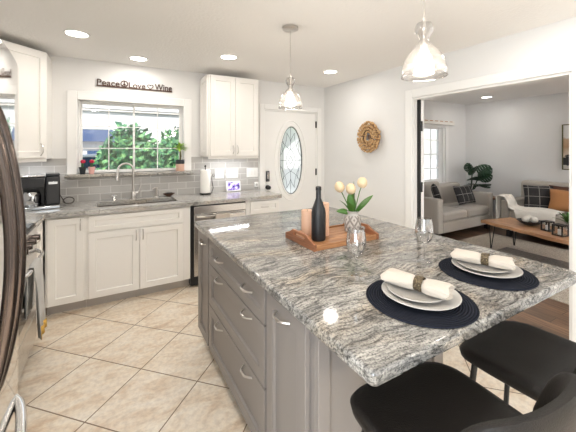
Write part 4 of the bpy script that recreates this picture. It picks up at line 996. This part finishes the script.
# end table and monstera
t = thing('side_table', 'small wooden end table with hairpin legs between the two sofas', 'table', (6.38, 3.46, 0))
obj('table_top', B(-.21, .23, -.24, .24, .50, .535), 'sidewood', t, bevel=.006)
for sx in (-1, 1):
    for sy in (-1, 1):
        x, y = sx*.17, sy*.19; obj('leg', tube(NB(), [(x-.045, y, .499), (x+sx*.02-.004, y+sy*.01, .008), (x+sx*.02+.004, y+sy*.01, .008), (x+.045, y, .499)], .006, 6), 'blackmetal', t)
t = thing('monstera_plant', 'potted monstera with large split leaves on the end table', 'plant', (6.245, 3.60, .5355))
obj('pot', lathe(NB(), [(0, 0), (.065, 0), (.082, .12), (.084, .13), (.072, .13), (.07, .11), (0, .11)], 28), 'white', t)
def monstera(bm, base, d, L, W, up):
    base = Vector(base); d = Vector(d).normalized(); side = d.cross(Vector(up)).normalized(); nn = side.cross(d).normalized()
    for s in (1, -1):
        n = 6
        mid = [base+d*L*(i/(n*1.0))*.98 for i in range(n+1)]
        for i in range(n):
            t0 = i/n; t1 = (i+.80)/n
            def wd(q): return W*(sin(pi*min(1, q*.80+.18))**.7)
            a = base+d*L*t0; b_ = base+d*L*t1
            f0 = t0+.13; f1 = t1+.13
            o0 = base+d*L*f0*.92+side*s*wd(t0)-nn*wd(t0)*.28; o1 = base+d*L*min(1.05, f1)*.95+side*s*wd(t1)*.96-nn*wd(t1)*.28
            m0 = a.lerp(o0, .55)+nn*W*.05; m1 = b_.lerp(o1, .55)+nn*W*.05
            v = [bm.verts.new(p) for p in (a, b_, m1, o1, o0, m0)]
            bm.faces.new((v[0], v[1], v[2], v[5])); bm.faces.new((v[5], v[2], v[3], v[4]))
            if i < n-1:
                c_ = base+d*L*((i+1)/n); e_ = a.lerp(o0, .35); g = bm.verts.new(c_); h_ = bm.verts.new(c_.lerp(base+d*L*(((i+1)/n)+.13)*.92+side*s*wd((i+1)/n), .38)+nn*W*.03); k_ = bm.verts.new(b_.lerp(o1, .38)+nn*W*.03)
                bm.faces.new((v[1], g, h_, k_))
for (bx, by, bz), d, L, W in (((-.04, -.06, .42), (-.35, -.5, .55), .30, .15), ((.10, -.10, .40), (.55, -.4, .50), .30, .15), ((-.10, -.06, .25), (-.75, -.5, .10), .28, .13), ((.08, -.08, .24), (.9, -.6, .0), .26, .11), ((.0, -.02, .45), (.1, .3, .8), .22, .12), ((-.02, -.10, .22), (-.1, -.9, .2), .22, .12), ((.12, -.06, .22), (.7, -.6, -.15), .24, .11), ((-.12, -.10, .33), (-.6, -.6, .3), .26, .13), ((.04, -.12, .34), (.2, -.8, .4), .26, .13), ((-.06, -.1, .24), (-.8, -.4, .12), .22, .11)):
    bm = tube(NB(), [(bx*.1, by*.1, .10), (bx*.6, by*.6, bz*.6), (bx, by, bz)], .006, 6); obj('stem', bm, 'leafdark', t)
    bm = NB(); monstera(bm, (bx, by, bz), d, L, W, (0, 0, 1) if abs(d[2]) < .4 else (-.3, -.9, .3)); obj('leaf', bm, 'leafdark', t, solid=.002)

# sofa against the far wall, seen end-on
t = thing('sofa', 'long grey sofa against the far wall behind the coffee table', 'sofa', (6.20, 1.72, 0))
HL = 1.10
obj('frame', B(-.44, .40, -HL+.13, HL-.13, .11, .30), 'sofa', t, bevel=.02, seg=3); obj('back', B(.20, .42, -HL+.01, HL-.01, .301, .91), 'sofa', t, bevel=.06, seg=4)
for s in (-1, 1): obj('arm', B(-.45, .195, s*HL, s*(HL-.128), .11, .62), 'sofa', t, bevel=.04, seg=4)
for s in (-1, 1): obj('seat_cushion', B(-.45, .19, s*.005, s*(HL-.13), .302, .46), 'sofa', t, bevel=.045, seg=4)
for sx in (-1, 1):
    for sy in (-1, 1): obj('foot', B(sx*.36-.03, sx*.36+.03, sy*1.0-.03, sy*1.0+.03, .001, .1095), 'black', t)
throwpillow((6.13, 2.42, .675), (R(-14), 0, R(-58)), .40, .39, .12, 'plaid', 'black plaid square pillow at the arm of the long sofa')
throwpillow((6.29, 2.16, .685), (R(-10), 0, R(-90)), .38, .38, .06, 'rust', 'dark rust pillow tucked behind the tan pillow')
throwpillow((6.12, 2.03, .665), (R(-18), 0, R(-84)), .48, .35, .12, 'tan', 'tan leather pillow next to the plaid pillow on the long sofa')
throwpillow((6.11, 1.50, .68), (R(-18), 0, R(-92)), .48, .36, .13, 'tan', 'tan leather pillow farther along the long sofa')
# throw: draped over the arm and seat front
bm = NB(); N1, N2 = 22, 30; g = {}
path = [(0, .24), (0, .45), (.0, .635), (-.02, .66), (-.13, .66), (-.17, .60), (-.19, .50), (-.24, .475), (-.40, .475), (-.62, .48), (-.80, .478)]
import bisect
def along(q):
    L = [0]
    for a, b_ in zip(path, path[1:]): L.append(L[-1]+math.dist(a, b_))
    s = q*L[-1]; i = min(len(path)-2, max(0, bisect.bisect(L, s)-1)); f = (s-L[i])/(L[i+1]-L[i]); return (path[i][0]+(path[i+1][0]-path[i][0])*f, path[i][1]+(path[i+1][1]-path[i][1])*f)
for i in range(N1+1):
    for j in range(N2+1):
        u = i/N1; v = j/N2; yy, zz = along(v); x = 5.70+.30*u*(1-.15*sin(v*5))-.02
        bulge = .022*(1+sin(u*16+v*3)*sin(v*9+u*4))
        front = max(0, .10-u)*10
        if v > .62 and front > 0: zz -= front*.19; x += .0
        g[i, j] = bm.verts.new((x-(.0 if u > .1 else .01), 2.842+yy, zz+bulge+.006))
for i in range(N1):
    for j in range(N2): bm.faces.new((g[i, j], g[i+1, j], g[i+1, j+1], g[i, j+1]))
o = obj('throw_blanket', bm, 'throw', None, solid=.010, ang=80); tag(o, 'cream knitted throw blanket draped over the arm of the long sofa', 'blanket')

# coffee table with hairpin legs
CT = thing('coffee_table', 'live-edge wooden coffee table with black hairpin legs', 'table', (4.96, 1.90, 0), R(-13))
n = 20; e1 = [(-.30+.012*sin(k*1.3), .68-1.36*k/n) for k in range(n+1)]; e2 = [(.30+.012*sin(k*.9+1), -.68+1.36*k/n) for k in range(n+1)]
obj('table_top', prism([e1+e2], .365, .410), 'tablewood', CT, bevel=.006)
for sx in (-1, 1):
    for sy in (-1, 1):
        x, y = sx*.215, sy*.56; bm = NB()
        for dx_, dy_ in ((-.055, .0), (.055, 0)): cyl(bm, (x+dx_, y+dy_, .3645), (x+sx*.012+dx_*.12, y+sy*.01, .018), .0065, seg=8)
        lathe(bm, [(0, .0125), (.012, .0125), (.013, .02), (0, .024)], 10, (x+sx*.012, y+sy*.01, 0)); box(bm, x-.07, x+.07, y-.02, y+.02, .3605, .3648); obj('leg', bm, 'blackmetal', CT)
def ctp(px, py): a = R(-13); return (4.96+px*cos(a)-py*sin(a), 1.90+px*sin(a)+py*cos(a), .4105)
t = thing('bowl', 'shallow dark bowl on the coffee table', 'bowl', ctp(.06, .22))
obj('dish', lathe(NB(), [(0, .0), (.05, 0), (.11, .03), (.15, .062), (.153, .066), (.146, .066), (.10, .036), (.05, .010), (0, .008)], 36), 'bowl', t)
rnd = random.Random(11)
for k, (dx_, dy_, r_) in enumerate(((-.05, .03, .045), (.04, .04, .05), (0, -.05, .045), (.075, -.02, .035))):
    bm = NB(); bmesh.ops.create_icosphere(bm, subdivisions=3, radius=r_)
    for v in bm.verts: v.co *= 1+.06*sin(v.co.x*130)*sin(v.co.y*120)
    p = ctp(.06, .22); o = obj('decor_ball', bm, 'throw', None, (p[0]+dx_, p[1]+dy_, p[2]+r_+.040)); tag(o, 'white woven decorative ball in the dark bowl', 'ball', 'white balls in the dark bowl')
def lantern(px, py, s, h, label, mat):
    t = thing('candle_lantern', label, 'lantern', ctp(px, py), R(-13), 'lanterns on the coffee table')
    bm = NB(); box(bm, -s, s, -s, s, 0, .014); box(bm, -s, s, -s, s, h-.014, h)
    for a in (-1, 1):
        for b_ in (-1, 1): box(bm, a*s, a*(s-.014), b_*s, b_*(s-.014), .014, h-.014)
    obj('frame', bm, mat, t, bevel=.002); obj('glass_pane', B(-s+.006, s-.006, -s+.006, s-.006, .0145, h-.0145), 'pane', t); obj('candle', lathe(NB(), [(0, .0142), (s*.45, .0142), (s*.45, h*.55), (0, h*.55)], 20), 'white', t)
lantern(-.02, -.06, .052, .125, 'black square lantern beside the bowl on the coffee table', 'blackmetal'); lantern(-.12, -.27, .060, .135, 'silver-framed lantern nearest the leafy glass vase', 'blackmetal')
t = thing('glass_vase', 'glass vase of green fronds on the coffee table', 'vase', ctp(.19, -.18))
obj('vessel', lathe(NB(), [(0, 0), (.045, 0), (.055, .05), (.05, .12), (.042, .14), (.046, .145)], 28), 'glass', t, solid=.002); bm = NB(); rnd = random.Random(2)
for k in range(34):
    a = rnd.uniform(0, 2*pi); leafblade(bm, (0, 0, .08), (cos(a)*.7, sin(a)*.7, rnd.uniform(.5, 1.6)), rnd.uniform(.18, .30), .018, .35)
obj('fronds', bm, 'leaf', t, solid=.001)
# art on the far wall, window valance
t = thing('framed_art', 'abstract canvas in a thin brown frame on the far wall', 'picture', (XF-.001, 1.95, 1.12))
bm = NB(); a0, a1, hh = -.52, .33, .76
box(bm, -.04, -.0005, a0, a0+.015, 0, hh); box(bm, -.04, -.0005, a1-.015, a1, 0, hh); box(bm, -.04, -.0005, a0+.015, a1-.015, 0, .015); box(bm, -.04, -.0005, a0+.015, a1-.015, hh-.015, hh)
obj('frame', bm, 'stem', t); obj('canvas', B(-.028, -.001, a0+.015, a1-.015, .015, hh-.015), 'art', t)
t = thing('window_valance', 'pale valance board across the top of the living-room window', 'valance', (0, YB, 0))
obj('board', B(lx0-.1, 6.12, -.09, -.021, 1.95, 2.03), 'valance', t, bevel=.004)
for k in range(7): x = 5.02+k*.155; obj('tab', B(x, x+.09, -.093, -.0902, 2.008, 2.022), 'tan', t)

# ------------------------------------------------------------------ outside the windows
struct(obj('ground', B(-40, 45, YB+.16, 60, -.25, -.12), 'concrete'))
struct(obj('lawn', B(-2.2, 3.2, 6.5, 10.5, -.1199, -.08), 'grass'))
t = thing('carport', 'white carport roof beyond the kitchen window', 'carport', (0, 0, 0))
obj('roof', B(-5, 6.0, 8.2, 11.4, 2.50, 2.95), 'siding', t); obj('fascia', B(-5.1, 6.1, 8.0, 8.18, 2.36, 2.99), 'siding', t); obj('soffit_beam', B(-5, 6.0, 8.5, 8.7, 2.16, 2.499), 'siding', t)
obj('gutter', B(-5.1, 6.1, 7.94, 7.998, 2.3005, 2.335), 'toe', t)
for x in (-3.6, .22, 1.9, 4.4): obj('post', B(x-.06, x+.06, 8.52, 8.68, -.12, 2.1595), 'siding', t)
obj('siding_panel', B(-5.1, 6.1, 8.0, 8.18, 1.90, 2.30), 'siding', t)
t = thing('house', 'white house with a blue roof far behind the kitchen window', 'house', (-.75, 19, -.12))
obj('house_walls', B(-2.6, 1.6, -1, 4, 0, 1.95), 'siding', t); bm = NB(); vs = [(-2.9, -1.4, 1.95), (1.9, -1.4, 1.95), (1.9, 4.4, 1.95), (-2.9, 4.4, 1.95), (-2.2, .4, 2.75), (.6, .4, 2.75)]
v = [bm.verts.new(p) for p in vs]
for f in ((0, 1, 5, 4), (1, 2, 5), (2, 3, 4, 5), (3, 0, 4), (3, 2, 1, 0)): bm.faces.new([v[i] for i in f])
obj('roof', bm, 'blueroof', t, smooth=False)
for x in (-1.6, -.2): obj('house_window', B(x, x+.7, -1.05, -1.0005, .8, 1.5), 'carglass', t)
t = thing('car', 'pale blue car parked outside the kitchen window', 'car', (-.85, 12.4, -.12), R(4))
body = [(-2.1, .25), (-2.1, .75), (-1.75, .88), (-1.2, .95), (-.75, 1.38), (.75, 1.42), (1.35, .98), (2.0, .88), (2.15, .7), (2.15, .25)]
obj('car_body', prism([body], -.8, .8, Matrix(((1, 0, 0, 0), (0, 0, 1, 0), (0, 1, 0, 0), (0, 0, 0, 1)))), 'carpaint', t, bevel=.08, seg=3)
bm = NB()
for pl in ([(-1.0, .98), (-.68, 1.30), (-.05, 1.33), (-.05, .98)], [(.02, .98), (.02, 1.33), (.68, 1.33), (1.12, 1.0)]):
    b2 = prism([pl], -.815, .815, Matrix(((1, 0, 0, 0), (0, 0, 1, 0), (0, 1, 0, 0), (0, 0, 0, 1)))); me_ = bpy.data.meshes.new('x'); b2.to_mesh(me_); b2.free(); bm.from_mesh(me_)
obj('windows', bm, 'carglass', t)
for x in (-1.35, 1.35):
    for y in (-.72, .72): obj('wheel', cyl(NB(), (x, y-.1, .33), (x, y+.1, .33), .33, seg=28), 'rubber', t)
def bush(x, y, rx, ry, h, seed, label, n=1500, lift=0):
    t = thing('small_tree' if lift else 'bush', label, 'tree' if lift else 'bush', (x, y, -.12), 0, None if lift else 'bushes outside'); rnd = random.Random(seed)
    obj('branch', tube(NB(), [(0, 0, 0), (.05, 0, lift+h*.4), (-.03, 0, lift+h*.75)], [.06, .04, .02], 8), 'stem', t)
    bm = NB(); bmesh.ops.create_icosphere(bm, subdivisions=3, radius=1)
    for v in bm.verts:
        k = .84+.10*sin(v.co.x*7+seed)*sin(v.co.z*6)+.07*sin(v.co.y*9); v.co = Vector((v.co.x*rx*k, v.co.y*ry*k, lift+h*.52+v.co.z*h*.50*k))
    for i in range(n):
        d = Vector((rnd.gauss(0, 1), rnd.gauss(0, 1), rnd.gauss(0, 1))).normalized(); k = rnd.uniform(.80, 1.06); p = Vector((d.x*rx*k, d.y*ry*k, lift+h*.52+d.z*h*.5*k))
        a = Vector((rnd.gauss(0, 1), rnd.gauss(0, 1), rnd.gauss(0, 1))).normalized(); b_ = a.orthogonal().normalized(); L = rnd.uniform(.07, .14)
        bm.faces.new([bm.verts.new(q) for q in (p, p+(a+b_)*L*.5, p+a*L*1.2, p+(a-b_)*L*.5)])
    obj('foliage', bm, 'bush', t, smooth=False)
for k, (x, y, rx, ry, h, lab) in enumerate(((.32, 6.2, .50, .42, 1.95, 'leafy green bush outside the middle of the kitchen window'), (1.50, 7.5, .85, .45, 1.98, 'leafy green bush outside the right half of the kitchen window'), (2.35, 6.2, .50, .42, 2.0, 'green bush outside just right of the kitchen window'))): bush(x, y, rx, ry, h, k+1, lab)
bush(4.02, 7.4, .32, .32, .75, 9, 'slender tree whose leafy crown shows in the top of the oval door glass', 700, 1.62)
t = thing('house', 'white house across the street behind the living-room window', 'house', (11, 17, -.12))
obj('house_walls', B(-5, 6, -1, 5, 0, 2.7), 'stucco', t); bm = NB(); vs = [(-5.5, -1.5, 2.7), (6.5, -1.5, 2.7), (6.5, 5.5, 2.7), (-5.5, 5.5, 2.7), (-4, 2, 4.6), (5, 2, 4.6)]
v = [bm.verts.new(p) for p in vs]
for f in ((0, 1, 5, 4), (1, 2, 5), (2, 3, 4, 5), (3, 0, 4), (3, 2, 1, 0)): bm.faces.new([v[i] for i in f])
obj('roof', bm, 'toe', t, smooth=False)
for x in (-3.6, -.6, 2.6): obj('house_window', B(x, x+1.2, -1.05, -1.0005, .9, 1.9), 'carglass', t)
t = thing('fence', 'low pale fence outside the living-room window', 'fence', (8.2, 9.6, -.12))
obj('panel', B(-3, 3, -.02, .02, .05, .9), 'fence', t)
for k in range(5): obj('fence_post', B(-3.05+k*1.5, -2.95+k*1.5, -.06, -.021, 0, 1.0), 'fence', t)
